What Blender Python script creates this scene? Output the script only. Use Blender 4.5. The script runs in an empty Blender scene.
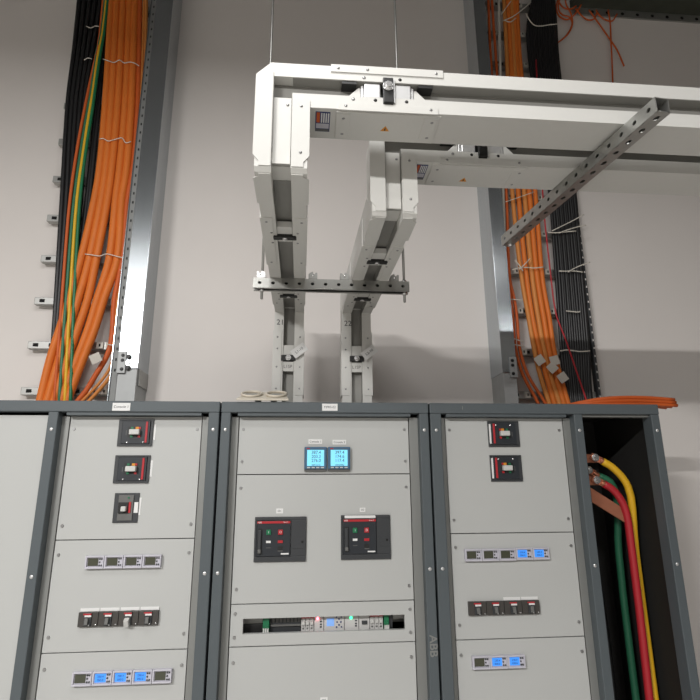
import bpy, math, random
from mathutils import Vector, Matrix
random.seed(7)
SC = bpy.context.scene
COL = SC.collection

# ------------------------------------------------------------------ materials
def lin(c):
    c = c / 255.0
    return c / 12.92 if c <= 0.04045 else ((c + 0.055) / 1.055) ** 2.4

def rgb(r, g, b):
    return (lin(r), lin(g), lin(b), 1.0)

def mat(name, col, rough=0.5, metal=0.0, noise=0.06, scale=30.0, bump=0.0, emit=None, strength=0.0, stretch=None, spec=0.5):
    m = bpy.data.materials.new(name)
    m.use_nodes = True
    nt = m.node_tree
    b = nt.nodes['Principled BSDF']
    b.inputs['Roughness'].default_value = rough
    b.inputs['Metallic'].default_value = metal
    b.inputs['Specular IOR Level'].default_value = spec
    if noise > 0:
        tc = nt.nodes.new('ShaderNodeTexCoord')
        mp = nt.nodes.new('ShaderNodeMapping')
        if stretch:
            mp.inputs['Scale'].default_value = stretch
        n = nt.nodes.new('ShaderNodeTexNoise')
        n.inputs['Scale'].default_value = scale
        n.inputs['Detail'].default_value = 5
        mx = nt.nodes.new('ShaderNodeMix')
        mx.data_type = 'RGBA'
        mx.inputs['A'].default_value = tuple(c * (1 - noise) for c in col[:3]) + (1,)
        mx.inputs['B'].default_value = tuple(min(1, c * (1 + noise)) for c in col[:3]) + (1,)
        nt.links.new(tc.outputs['Object'], mp.inputs['Vector'])
        nt.links.new(mp.outputs['Vector'], n.inputs['Vector'])
        nt.links.new(n.outputs['Fac'], mx.inputs['Factor'])
        nt.links.new(mx.outputs['Result'], b.inputs['Base Color'])
        if bump > 0:
            bp = nt.nodes.new('ShaderNodeBump')
            bp.inputs['Strength'].default_value = bump
            bp.inputs['Distance'].default_value = 0.002
            nt.links.new(n.outputs['Fac'], bp.inputs['Height'])
            nt.links.new(bp.outputs['Normal'], b.inputs['Normal'])
    else:
        b.inputs['Base Color'].default_value = col
    if emit:
        b.inputs['Emission Color'].default_value = emit
        b.inputs['Emission Strength'].default_value = strength
    return m

M = dict(
    wall=mat('wall_paint', (0.76, 0.72, 0.69, 1), 0.85, noise=0.03, scale=3.0, bump=0.15, spec=0.2),
    wall_far=mat('wall_paint_grey', (0.30, 0.285, 0.27, 1), 0.85, noise=0.03, scale=3.0, spec=0.2),
    floor=mat('floor_paint', (0.44, 0.425, 0.40, 1), 0.5, noise=0.08, scale=4),
    ceil=mat('ceiling_paint', (0.12, 0.115, 0.11, 1), 0.9, noise=0.05, scale=4),
    panel=mat('panel_enamel', (0.49, 0.497, 0.485, 1), 0.5, noise=0.015, scale=200, bump=0.05, spec=0.3),
    frame=mat('frame_enamel', (0.092, 0.108, 0.117, 1), 0.5, noise=0.04, scale=150, bump=0.05, spec=0.4),
    jamb=mat('jamb_steel', (0.26, 0.265, 0.255, 1), 0.45, 0.35, noise=0.06, scale=40, stretch=(1, 1, .1)),
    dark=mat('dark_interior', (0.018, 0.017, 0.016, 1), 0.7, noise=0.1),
    seam=mat('backing_black', (0.012, 0.012, 0.012, 1), 0.8, noise=0),
    bus=mat('busway_enamel', (0.66, 0.655, 0.625, 1), 0.42, noise=0.02, scale=60, bump=0.04, spec=0.45),
    busweb=mat('busway_web_shaded', (0.30, 0.295, 0.275, 1), 0.5, 0.15, noise=0.04, scale=30, spec=0.4),
    alu=mat('aluminium', (0.72, 0.72, 0.72, 1), 0.38, 0.7, noise=0.05, scale=60),
    galv=mat('galvanised_sheet', (0.50, 0.54, 0.57, 1), 0.20, 0.9, noise=0.10, scale=7, stretch=(6, 6, .5)),
    galvd=mat('galvanised_dull', (0.40, 0.40, 0.385, 1), 0.45, 0.75, noise=0.12, scale=25),
    rail=mat('rail_steel', (0.27, 0.275, 0.27, 1), 0.6, 0.3, noise=0.10, scale=25),
    lowpost=mat('post_steel', (0.42, 0.43, 0.43, 1), 0.55, 0.35, noise=0.10, scale=18),
    strut=mat('strut_steel', (0.42, 0.42, 0.40, 1), 0.36, 0.85, noise=0.10, scale=50),
    screw=mat('screw_steel', (0.36, 0.36, 0.36, 1), 0.35, 0.8, noise=0.08, scale=90),
    bolt=mat('bright_bolt', (0.80, 0.80, 0.80, 1), 0.25, 0.9, noise=0.05, scale=90),
    black=mat('black_plastic', (0.012, 0.012, 0.012, 1), 0.45, noise=0.1, scale=60),
    hole=mat('hole_black', (0.006, 0.006, 0.006, 1), 0.9, noise=0),
    charcoal=mat('charcoal_plastic', (0.040, 0.043, 0.047, 1), 0.45, noise=0.06, scale=120, bump=0.05),
    face=mat('breaker_face', (0.022, 0.026, 0.032, 1), 0.4, noise=0.05, scale=100),
    grip=mat('grey_grip', (0.13, 0.13, 0.125, 1), 0.5, noise=0.06),
    mcb=mat('small_breaker_body', (0.055, 0.05, 0.045, 1), 0.5, noise=0.08, scale=90),
    white=mat('white_plastic', (0.58, 0.58, 0.56, 1), 0.45, noise=0.02),
    paper=mat('label_paper', (0.78, 0.78, 0.77, 1), 0.7, noise=0.02, scale=80),
    tagp=mat('tag_card', (0.60, 0.56, 0.50, 1), 0.7, noise=0.08, scale=150),
    ink=mat('grey_ink', (0.10, 0.10, 0.11, 1), 0.8, noise=0),
    red=mat('red_plastic', (0.45, 0.02, 0.028, 1), 0.4, noise=0.04),
    redc=mat('red_cable', (0.45, 0.02, 0.03, 1), 0.45, noise=0.06),
    green=mat('green_plastic', (0.008, 0.17, 0.07, 1), 0.4, noise=0.05),
    greenc=mat('green_cable', (0.03, 0.17, 0.09, 1), 0.45, noise=0.06),
    yellow=mat('yellow_cable', (0.80, 0.46, 0.02, 1), 0.45, noise=0.05),
    amber=mat('amber_mark', (0.70, 0.28, 0.02, 1), 0.5, noise=0.04),
    orange=mat('orange_sheath', (0.72, 0.185, 0.028, 1), 0.5, noise=0.07, scale=12, bump=0.04, spec=0.35),
    orange2=mat('orange_sheath_faded', (0.66, 0.25, 0.06, 1), 0.5, noise=0.07, scale=12, spec=0.35),
    orange3=mat('red_orange_sheath', (0.62, 0.12, 0.025, 1), 0.5, noise=0.07, scale=12, spec=0.35),
    blackc=mat('black_sheath', (0.014, 0.014, 0.015, 1), 0.42, noise=0.1, scale=20),
    tie=mat('nylon_tie', (0.74, 0.70, 0.62, 1), 0.5, noise=0.04),
    pvc=mat('pale_conduit', (0.60, 0.58, 0.52, 1), 0.5, noise=0.04),
    copper=mat('copper', (0.50, 0.20, 0.12, 1), 0.42, 0.75, noise=0.12, scale=30),
    navy=mat('navy_ink', (0.02, 0.035, 0.14, 1), 0.5, noise=0),
    meterb=mat('meter_bezel', (0.055, 0.125, 0.215, 1), 0.4, noise=0.04, scale=90),
    meterf=mat('lavender_bezel', (0.55, 0.54, 0.60, 1), 0.45, noise=0.03, scale=90),
    olive=mat('unlit_lcd', (0.065, 0.068, 0.045, 1), 0.3, noise=0.04),
    cyan=mat('lit_cyan_lcd', (0.20, 0.50, 0.60, 1), 0.4, noise=0, emit=rgb(120, 225, 255), strength=0.62),
    blue=mat('lit_blue_lcd', (0.06, 0.22, 0.5, 1), 0.4, noise=0, emit=rgb(45, 140, 255), strength=0.72),
    pblue=mat('pale_blue_lcd', (0.2, 0.35, 0.6, 1), 0.4, noise=0, emit=rgb(110, 165, 255), strength=0.45),
    ledr=mat('red_led', (0.8, 0.05, 0.05, 1), 0.4, noise=0, emit=(1, 0.10, 0.13, 1), strength=9.0),
    ledg=mat('green_led', (0.05, 0.6, 0.25, 1), 0.4, noise=0, emit=(0.06, 1, 0.35, 1), strength=3.0),
    cream=mat('cream_plastic', (0.62, 0.57, 0.48, 1), 0.5, noise=0.05),
    tray=mat('tray_dark', (0.05, 0.055, 0.04, 1), 0.7, noise=0.3, scale=12),
    dinmod=mat('module_grey', (0.58, 0.57, 0.56, 1), 0.5, noise=0.03),
)

# ------------------------------------------------------------------ mesh builder (world coordinates)
class MB:
    def __init__(self):
        self.v = []; self.f = []; self.sm = []
    def add(self, vs, fs, smooth=False):
        o = len(self.v)
        self.v += [tuple(p) for p in vs]
        for f in fs:
            self.f.append(tuple(i + o for i in f)); self.sm.append(smooth)
        return self
    def box(self, x0, x1, y0, y1, z0, z1, R=None):
        x0, x1 = sorted((x0, x1)); y0, y1 = sorted((y0, y1)); z0, z1 = sorted((z0, z1))
        vs = [Vector(p) for p in ((x0, y0, z0), (x1, y0, z0), (x1, y1, z0), (x0, y1, z0), (x0, y0, z1), (x1, y0, z1), (x1, y1, z1), (x0, y1, z1))]
        if R: vs = [R @ p for p in vs]
        return self.add(vs, [(0, 3, 2, 1), (4, 5, 6, 7), (0, 1, 5, 4), (1, 2, 6, 5), (2, 3, 7, 6), (3, 0, 4, 7)])
    def prism(self, pts, d):
        # pts: planar loop of 3D points, d: extrusion vector
        d = Vector(d); n = len(pts)
        a = [Vector(p) for p in pts]; b = [p + d for p in a]
        nrm = Vector((0, 0, 0))
        for i in range(n):
            nrm += a[i].cross(a[(i + 1) % n])
        if nrm.dot(d) > 0:
            a = a[::-1]; b = b[::-1]
        fs = [tuple(range(n)), tuple(range(2 * n - 1, n - 1, -1))]
        for i in range(n):
            j = (i + 1) % n
            fs.append((i, n + i, n + j, j))
        return self.add(a + b, fs)
    def cyl(self, p0, p1, r0, r1=None, n=14):
        r1 = r0 if r1 is None else r1
        return self.tube([p0, p1], [r0, r1], n, smoothpath=False)
    def tube(self, pts, r, n=10, smoothpath=True, res=5):
        P = [Vector(p) for p in pts]
        rs = r if isinstance(r, (list, tuple)) else None
        if smoothpath and len(P) > 2:
            Q = []
            for i in range(len(P) - 1):
                p0 = P[i - 1] if i else P[0] * 2 - P[1]
                p1, p2 = P[i], P[i + 1]
                p3 = P[i + 2] if i + 2 < len(P) else P[-1] * 2 - P[-2]
                t0 = 0; d1 = max((p1 - p0).length, 1e-5) ** .5; d2 = max((p2 - p1).length, 1e-5) ** .5; d3 = max((p3 - p2).length, 1e-5) ** .5
                t1 = d1; t2 = t1 + d2; t3 = t2 + d3
                for k in range(res):
                    t = t1 + (t2 - t1) * k / res
                    A1 = p0 * ((t1 - t) / (t1 - t0)) + p1 * ((t - t0) / (t1 - t0))
                    A2 = p1 * ((t2 - t) / (t2 - t1)) + p2 * ((t - t1) / (t2 - t1))
                    A3 = p2 * ((t3 - t) / (t3 - t2)) + p3 * ((t - t2) / (t3 - t2))
                    B1 = A1 * ((t2 - t) / (t2 - t0)) + A2 * ((t - t0) / (t2 - t0))
                    B2 = A2 * ((t3 - t) / (t3 - t1)) + A3 * ((t - t1) / (t3 - t1))
                    Q.append(B1 * ((t2 - t) / (t2 - t1)) + B2 * ((t - t1) / (t2 - t1)))
            Q.append(P[-1]); P = Q
        m = len(P)
        T = []
        for i in range(m):
            d = P[min(i + 1, m - 1)] - P[max(i - 1, 0)]
            T.append(d.normalized() if d.length > 1e-9 else Vector((0, 0, 1)))
        u = T[0].orthogonal().normalized()
        vs = []
        for i in range(m):
            u = (u - T[i] * u.dot(T[i])).normalized()
            w = T[i].cross(u)
            rr = rs[min(i, len(rs) - 1)] if rs else r
            for k in range(n):
                a = 2 * math.pi * k / n
                vs.append(P[i] + u * (math.cos(a) * rr) + w * (math.sin(a) * rr))
        fs = []
        for i in range(m - 1):
            for k in range(n):
                k2 = (k + 1) % n
                fs.append((i * n + k, i * n + k2, (i + 1) * n + k2, (i + 1) * n + k))
        self.add(vs, fs, True)
        o = len(self.v) - len(vs)
        self.f.append(tuple(o + k for k in range(n - 1, -1, -1))); self.sm.append(False)
        self.f.append(tuple(o + (m - 1) * n + k for k in range(n))); self.sm.append(False)
        return self
    def dome(self, c, nrm, r, h, n=14, rings=3):
        c = Vector(c); nv = Vector(nrm).normalized(); u = nv.orthogonal().normalized(); w = nv.cross(u)
        vs = []; fs = []
        for j in range(rings + 1):
            a = math.pi / 2 * j / (rings + .4)
            for k in range(n):
                t = 2 * math.pi * k / n
                vs.append(c + (u * math.cos(t) + w * math.sin(t)) * r * math.cos(a) + nv * h * math.sin(a))
        for j in range(rings):
            for k in range(n):
                k2 = (k + 1) % n
                fs.append((j * n + k, j * n + k2, (j + 1) * n + k2, (j + 1) * n + k))
        fs.append(tuple(rings * n + k for k in range(n)))
        fs.append(tuple(range(n - 1, -1, -1)))
        return self.add(vs, fs, True)

INV = {}
def setp(o, label=None, cat=None, group=None, kind=None):
    if label: o['label'] = label
    if cat: o['category'] = cat
    if group: o['group'] = group
    if kind: o['kind'] = kind
    return o

def thing(name, loc, label, cat, group=None):
    o = bpy.data.objects.new(name, None)
    o.empty_display_size = 0.05
    COL.objects.link(o)
    o.location = loc
    INV[o] = Matrix.Translation(-Vector(loc))
    return setp(o, label, cat, group)

def obj(name, mb, m, parent=None, bev=0.0, label=None):
    me = bpy.data.meshes.new(name)
    I = INV.get(parent)
    off = None
    vs = [Vector(p) for p in mb.v]
    if I is not None:
        vs = [I @ p for p in vs]
    elif parent is None:
        # a one-mesh thing: put its origin at the middle of its base
        c = Vector(((min(p.x for p in vs) + max(p.x for p in vs)) / 2, (min(p.y for p in vs) + max(p.y for p in vs)) / 2, min(p.z for p in vs)))
        vs = [p - c for p in vs]; off = c
    me.from_pydata([tuple(p) for p in vs], [], mb.f)
    me.polygons.foreach_set('use_smooth', mb.sm)
    me.update()
    me.materials.append(m if not isinstance(m, str) else M[m])
    o = bpy.data.objects.new(name, me)
    COL.objects.link(o)
    if parent is not None:
        o.parent = parent
        INV[o] = I
    else:
        o.location = off
        INV[o] = Matrix.Translation(-off)
    if bev > 0:
        b = o.modifiers.new('bevel', 'BEVEL'); b.width = bev; b.segments = 2; b.limit_method = 'ANGLE'; b.angle_limit = math.radians(50)
    if label: o['label'] = label
    return o

def text(name, s, size, m, parent, loc, right=(1, 0, 0), up=(0, 0, 1), depth=0.0003, align='CENTER', off=0.0):
    cu = bpy.data.curves.new(name, 'FONT')
    cu.body = s; cu.size = size; cu.align_x = align; cu.align_y = 'CENTER'; cu.extrude = depth; cu.offset = off
    t = bpy.data.objects.new(name, cu); COL.objects.link(t)
    bpy.context.view_layer.update()
    me = bpy.data.meshes.new_from_object(t.evaluated_get(bpy.context.evaluated_depsgraph_get()))
    bpy.data.objects.remove(t)
    r = Vector(right).normalized(); u = Vector(up).normalized(); n = r.cross(u)
    mb = MB()
    L = Vector(loc)
    mb.add([L + r * v.co.x + u * v.co.y + n * v.co.z for v in me.vertices], [tuple(p.vertices) for p in me.polygons])
    bpy.data.meshes.remove(me)
    return obj(name, mb, m, parent)

def screw(parent, c, nrm=(0, -1, 0), r=0.0045, m='screw', name='screw', h=0.0025):
    c = Vector(c); nv = Vector(nrm)
    b = MB().dome(c, nv, r, h, 12)
    return obj(name, b, m, parent)

def hexbolt(parent, c, nrm, r, h, m='bolt', name='bolt'):
    c = Vector(c); nv = Vector(nrm).normalized()
    b = MB().cyl(c, c + nv * h * .35, r * 1.5, n=20)
    b.cyl(c + nv * h * .35, c + nv * h, r, r * .92, n=6)
    return obj(name, b, m, parent, 0.0006)

def struct(name, mb, m, label=None):
    return setp(obj(name, mb, m), label, None, None, 'structure')

# ------------------------------------------------------------------ the room
WY = 0.75
struct('floor', MB().box(-6, 7, -9, WY, -0.1, 0), 'floor')
struct('wall_back', MB().box(-6, 7, WY, WY + .2, 0, 5.8), 'wall')
struct('wall_left', MB().box(-6.2, -6, -9, WY, 0, 5.8), 'wall_far')
struct('wall_right', MB().box(7, 7.2, -9, WY, 0, 5.8), 'wall_far')
struct('wall_front', MB().box(-6, 7, -9.2, -9, 0, 5.8), 'wall_far')
struct('ceiling', MB().box(-6, 7, -9, WY, 5.8, 6.0), 'ceil')

# ------------------------------------------------------------------ switchboard cabinets
H = 2.013
PY = 0.04           # panel plane
PT = 0.018          # panel thickness
def panel(parent, x0, x1, z0, z1, screws=True, hole=None):
    g = 0.0016
    b = MB()
    if hole is None:
        b.box(x0, x1, PY, PY + PT, z0 + g, z1 - g)
    else:
        hx0, hx1, hz0, hz1 = hole
        X = [x0, hx0, hx1, x1]; Z = [z0 + g, hz0, hz1, z1 - g]
        vs = []
        for y in (PY, PY + PT):
            for z in Z:
                for x in X: vs.append((x, y, z))
        fs = []
        for j in range(3):
            for i in range(3):
                if i == 1 and j == 1: continue
                a = j * 4 + i
                fs.append((a, a + 1, a + 5, a + 4)); fs.append((a + 16, a + 20, a + 21, a + 17))
        for a, c in ((0, 1), (1, 2), (2, 3), (3, 7), (7, 11), (11, 15), (15, 14), (14, 13), (13, 12), (12, 8), (8, 4), (4, 0)):
            fs.append((a, a + 16, c + 16, c))
        for a, c in ((5, 6), (6, 10), (10, 9), (9, 5)):
            fs.append((a, c, c + 16, a + 16))
        b.add(vs, fs)
    p = obj('front_panel', b, 'panel', parent, 0.0012)
    if screws:
        ins, zi = 0.016, min(0.05, (z1 - z0) * .22)
        for x in (x0 + ins, x1 - ins):
            for z in (z0 + zi, z1 - zi):
                sc = obj('screw', MB().cyl((x, PY, z), (x, PY - .003, z), .0058, .0052, 14), 'screw', p)
    return p

def cabinet(label, x0, x1, px0, px1, seams, posts, blank=None, slot=None, lintel=True):
    t = thing('switchboard_cabinet', ((x0 + x1) / 2, 0.25, 0), label, 'electrical cabinet')
    D = 0.5
    # carcass: back, sides, roof, plinth
    b = MB()
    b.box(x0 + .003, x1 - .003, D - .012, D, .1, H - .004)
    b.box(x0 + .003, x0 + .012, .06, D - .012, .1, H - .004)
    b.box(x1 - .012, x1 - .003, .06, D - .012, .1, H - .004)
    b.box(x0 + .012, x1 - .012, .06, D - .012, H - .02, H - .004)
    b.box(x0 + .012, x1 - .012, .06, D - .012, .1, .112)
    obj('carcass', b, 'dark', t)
    obj('plinth', MB().box(x0 + .02, x1 - .02, .02, D, 0, .1), 'black', t, .002)
    for a, c in posts:
        p = obj('frame_post', MB().box(a, c, 0, .06, .1, H - .042), 'frame', t, .003)
        xc = (a + c) / 2
        for z in (1.905, 1.392, .86):
            screw(p, (xc, 0, z), r=.0068, m='alu', h=.0025)
    obj('frame_lintel', MB().box(x0 + .003, x1 - .003, -.001, .06, H - .042, H), 'frame', t, .003)
    lo = min(a for a, c in posts if a >= px0 - .12); 
    obj('inner_lip', MB().box(px0 - .004, px1 + .004, .006, .05, H - .054, H - .042), 'frame', t, .001)
    # grey jamb strips between posts and panels
    left = max(c for a, c in posts if c <= px0 + .001)
    right = min(a for a, c in posts if a >= px1 - .001)
    obj('jamb_strip', MB().box(left, px0 - .003, PY - .002, .06, .1, H - .054), 'jamb', t, .001)
    obj('jamb_strip', MB().box(px1 + .003, right, PY - .002, .06, .1, H - .054), 'jamb', t, .001)
    zs = [H - .054] + seams + [0.62, 0.11]
    for i in range(len(zs) - 1):
        hole = slot if slot and zs[i + 1] < slot[2] < zs[i] else None
        panel(t, px0, px1, zs[i + 1], zs[i], True, hole)
    # black sheet added behind the panels so no light leaks through the seams
    bb = MB()
    zz = [H - .054, .11]
    if slot:
        bb.box(px0 - .004, px1 + .004, PY + PT + .001, PY + PT + .004, slot[3] + .02, H - .054)
        bb.box(px0 - .004, px1 + .004, PY + PT + .001, PY + PT + .004, .11, slot[2] - .02)
    else:
        bb.box(px0 - .004, px1 + .004, PY + PT + .001, PY + PT + .004, .11, H - .054)
    obj('seam_backing', bb, 'seam', t)
    return t

def plate_label(parent, xc, zc, w, h, s, y, size, name='name_plate', lab=None):
    p = obj(name, MB().box(xc - w / 2, xc + w / 2, y - .0015, y, zc - h / 2, zc + h / 2), 'paper', parent, .0004, lab)
    if s: text('lettering', s, size, 'ink', p, (xc, y - .0017, zc))
    return p

GL, GR = -0.332, 0.488
# centre
cC = cabinet('grey switchboard cabinet in the middle, with two large black breakers and two lit square meters', GL, GR, -.262, .409,
             [1.737, 1.279, 1.139], [(-.328, -.292), (.448, .484)], slot=(-.217, .373, 1.180, 1.230))
plate_label(cC, .091, 1.993, .061, .028, 'MPRS-E2', -.001, .0125, lab='white lintel plate lettered MPRS-E2')
plate_label(cC, .036, 1.862, .054, .0185, 'Console 1', PY, .011)
plate_label(cC, .131, 1.860, .054, .0185, 'Console 2', PY, .011)
plate_label(cC, -.0965, 1.602, .026, .018, '001', PY, .010)
plate_label(cC, .2205, 1.603, .022, .016, '002', PY, .009)
plate_label(cC, .076, .962, .026, .018, '003', PY, .010)
text('logo_lettering', 'ABB', .040, 'jamb', cC, (.4665, -.0006, 1.134), right=(0, 0, -1), up=(1, 0, 0), off=.0007)
# right, with an open cable compartment at its right-hand end
cR = cabinet('grey switchboard cabinet on the right with an open cable compartment at its side', GR, 1.46, .562, 1.055,
             [1.511, 1.139], [(.492, .536), (1.088, 1.124), (1.42, 1.456)])
text('scratch', '1', .02, 'jamb', cR, (.625, -.0012, 1.993))
# left
cL = cabinet('grey switchboard cabinet on the left with three square black breakers in a column', -1.304, GL, -.901, -.408,
             [1.508, 1.138], [(-1.300, -1.264), (-.968, -.932), (-.376, -.336)])
obj('blank_panel', MB().box(-1.264, -.968, .02, .04, .1, H - .054), 'panel', cL, .001)
plate_label(cL, -.704, 1.990, .066, .030, 'Console 1', -.001, .0135, lab='white lintel plate lettered Console 1')

# inside of the open compartment of the right cabinet
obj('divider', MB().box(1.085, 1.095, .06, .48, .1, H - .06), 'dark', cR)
obj('lintel_lip', MB().box(1.124, 1.42, .015, .05, H - .052, H - .042), 'jamb', cR, .001)
for z, y in ((1.800, .16), (1.742, .21), (1.706, .16)):
    obj('copper_busbar', MB().box(1.095, 1.256, y, y + .012, z - .018, z + .018), 'copper', cR, .0015)
for z0, dx in ((1.655, 0), (1.628, .01)):
    b = MB()
    b.prism([(1.10, .17, z0 + .03), (1.22, .17, z0 + .022), (1.36, .15, z0 - .075), (1.36, .15, z0 - .105), (1.22, .17, z0 - .012), (1.10, .17, z0 - .004)], (0, .012, 0))
    obj('copper_link', b, 'copper', cR, .001)
def lug_cable(z, y, m, colour, pts, whichside):
    t = thing('power_cable', (pts[0][0], pts[0][1], z - .02), '%s power cable bolted by its lug to %s copper bar in the open compartment' % (colour, whichside), 'cable', 'lugged power cables in the open compartment')
    o = obj('sheath', MB().tube(pts[1:], .0155, 14), m, t)
    a, b_ = Vector(pts[0]), Vector(pts[1])
    d = (b_ - a).normalized()
    mb = MB().tube([a + d * .022, b_ + d * .012], .012, 12, False)
    up = d.cross(Vector((0, -1, 0))).normalized()
    R = Matrix((( d.x, 0, up.x, a.x), (d.y, 1, up.y, a.y), (d.z, 0, up.z, a.z), (0, 0, 0, 1)))
    mb.box(-.018, .03, -.004, .0, -.014, .014, R)
    lg = obj('lug', mb, 'copper', t, .001)
    hexbolt(t, (a.x, a.y - .004, a.z), (0, -1, 0), .0105, .013)
lug_cable(1.800, .156, 'yellow', 'yellow', [(1.243, .154, 1.803), (1.274, .150, 1.787), (1.315, .148, 1.760), (1.38, .16, 1.68), (1.40, .2, 1.40), (1.40, .2, .13)], 'the topmost')
lug_cable(1.742, .206, 'greenc', 'green', [(1.236, .204, 1.752), (1.276, .200, 1.727), (1.325, .198, 1.700), (1.37, .24, 1.62), (1.385, .3, 1.40), (1.385, .3, .13)], 'the middle')
lug_cable(1.706, .156, 'redc', 'red', [(1.238, .154, 1.709), (1.268, .150, 1.693), (1.305, .148, 1.667), (1.345, .15, 1.60), (1.36, .16, 1.40), (1.36, .2, .13)], 'the lowest')
for k, (x, lab) in enumerate(((1.20, 'leftmost'), (1.275, 'second from the left'), (1.33, 'third from the left'))):
    o = obj('black_cable', MB().tube([(x, .40, .13), (x + .01, .40, 1.0), (x - .008, .41, 1.6), (x, .40, 1.94)], .014, 10), 'blackc')
    setp(o, 'black cable hanging at the back of the open dark compartment, %s' % lab, 'cable', 'black cables inside the compartment')

# ------------------------------------------------------------------ instruments on the panels
def digits(parent, s, size, loc, m='navy'):
    return text('reading', s, size, m, parent, loc)

def power_meter(xc, zc, lines, label):
    t = thing('power_meter', (xc, PY, zc - .047), label, 'meter', 'square power meters on the middle cabinet')
    y0 = PY
    h = obj('housing', MB().box(xc - .0437, xc + .0437, y0 - .012, y0, zc - .047, zc + .046), 'grip', t, .003)
    b = obj('bezel', MB().box(xc - .0437, xc + .0437, y0 - .019, y0 - .012, zc - .039, zc + .046), 'meterb', t, .003)
    s = obj('screen', MB().box(xc - .033, xc + .033, y0 - .0198, y0 - .0185, zc - .027, zc + .034), 'cyan', t)
    for i, l in enumerate(lines):
        digits(s, l, .0165 if i < 3 else .0085, (xc + .002, y0 - .0201, zc + .024 - i * .0155 - (.001 if i == 3 else 0)))
    for k in range(4):
        x = xc - .0265 + k * .0177
        obj('button', MB().box(x - .006, x + .006, y0 - .021, y0 - .0185, zc - .0355, zc - .031), 'white', t, .0006)
    obj('logo', MB().box(xc - .035, xc - .023, y0 - .0195, y0 - .0185, zc + .037, zc + .041), 'red', t)
    obj('model_mark', MB().box(xc + .012, xc + .034, y0 - .0194, y0 - .0185, zc + .038, zc + .0395), 'grip', t)
power_meter(.0375, 1.795, ['387.4', '203.3', '276.0', '00012345'], 'left square power meter with a lit cyan screen reading 387.4 on its top line')
power_meter(.1290, 1.795, ['397.4', '174.6', '117.4', '00044982'], 'right square power meter with a lit cyan screen reading 397.4 on its top line')

def small_meter(xc, zc, lit, label, group, up=.0):
    w, h = .0325, .0215
    t = thing('panel_meter', (xc, PY, zc - h), label, 'meter', group)
    y1 = PY
    f = MB()
    # frame: four rails around a sunken face
    f.box(xc - w, xc + w, y1 - .016, y1, zc + h - .005, zc + h)
    f.box(xc - w, xc + w, y1 - .016, y1, zc - h, zc - h + .006)
    f.box(xc - w, xc - w + .006, y1 - .016, y1, zc - h + .006, zc + h - .005)
    f.box(xc + w - .004, xc + w, y1 - .016, y1, zc - h + .006, zc + h - .005)
    f.box(xc - w + .006, xc + w - .004, y1 - .010, y1, zc - h + .006, zc + h - .005)
    obj('bezel', f, 'meterf', t, .0008)
    s = obj('screen', MB().box(xc - w + .0085, xc + w - .0205, y1 - .0115, y1 - .010, zc - h + .009, zc + h - .008), 'blue' if lit else 'olive', t)
    if lit:
        for i, q in enumerate(('230.4', '050.0')):
            text('reading', q, .0095, 'navy', s, (xc - .006, y1 - .0118, zc + .005 - i * .011))
    for i in range(3):
        for j in range(2 if i != 1 else 1):
            x = xc + w - .0155 + j * .007
            z = zc + .0105 - i * .0105
            obj('button', MB().cyl((x, y1 - .010, z), (x, y1 - .0125, z), .0028, n=10), 'charcoal', t)
    return t
ORD = ['first', 'second', 'third', 'fourth', 'fifth']
for k in range(4):
    small_meter(-.5515 - .0668 * (3 - k), 1.4325, False, 'small unlit panel meter, %s from left in the upper row, left cabinet' % ORD[k], 'meters in the upper row of the left cabinet')
for k in range(5):
    st = [False, True, True, True, False][k]
    small_meter(-.4855 - .0668 * (4 - k), 1.059, st, 'small panel meter with %s screen, %s from left, lower row, left cabinet' % ('a lit blue' if st else 'a dark', ORD[k]), 'meters in the lower row of the left cabinet')
for k in range(5):
    st = k > 2
    small_meter(.642 + .0668 * k, 1.4345 - (.001 if k < 3 else -.001), st, 'small panel meter with %s screen, %s from left, upper row, right cabinet' % ('a lit blue' if st else 'a dark', ORD[k]), 'meters in the upper row of the right cabinet')
for k in range(3):
    st = k > 0
    small_meter(.648 + .0660 * k, 1.066, st, 'small panel meter with %s screen, %s from left, lower row, right cabinet' % ('a lit blue' if st else 'a dark', ORD[k]), 'meters in the lower row of the right cabinet')

def small_breaker(xc, zc, on, strip, label, group):
    w, h = .0336, .0235
    t = thing('small_breaker', (xc, PY, zc - h), label, 'circuit breaker', group)
    obj('body', MB().box(xc - w, xc + w, PY - .012, PY, zc - h, zc + h), 'mcb', t, .001)
    obj('nose', MB().box(xc - .012, xc + .012, PY - .017, PY - .012, zc - h + .003, zc + h - .002), 'charcoal', t, .001)
    r = obj('badge', MB().box(xc - .015, xc + .012, PY - .0185, PY - .0168, zc + .0155, zc + h - .003), 'red', t)
    obj('badge_mark', MB().box(xc - .010, xc + .012, PY - .0190, PY - .0168, zc + .0095, zc + .0152), 'paper', t)
    R = Matrix.Translation((xc - .001, PY - .017, zc)) @ Matrix.Rotation(math.radians(25 if on else -10), 4, 'X')
    if on:
        obj('toggle', MB().box(-.009, .008, -.018, .0, -.019, .006, R), 'white', t, .002)
    else:
        obj('toggle', MB().box(-.006, .006, -.010, .0, -.016, .005, R), 'grip', t, .0015)
    for x in (xc + .027, xc + .006):
        screw(t, (x, PY - .012 if x > xc + .012 else PY - .017, zc - .0175), r=.0028, m='bolt')
    if strip:
        obj('label_strip', MB().box(xc - w + .001, xc + w - .001, PY - .002, PY, zc + h + .0005, zc + h + .011), 'paper', t)
    return t
for k in range(4):
    small_breaker(-.5476 - .0688 * (3 - k), 1.2445, k == 2, True,
        ('small breaker with a big white toggle, third from left in its row, left cabinet' if k == 2 else
         'small breaker with a short grey toggle, %s from left in its row, left cabinet' % ORD[k]), 'small breakers in the row of the left cabinet')
for k in range(4):
    small_breaker(.6465 + .0688 * k, 1.2465, False, k > 1,
        'small breaker %s, %s from left in its row, right cabinet' % ('under a white label strip' if k > 1 else 'without a label strip', ORD[k]), 'small breakers in the row of the right cabinet')

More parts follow.
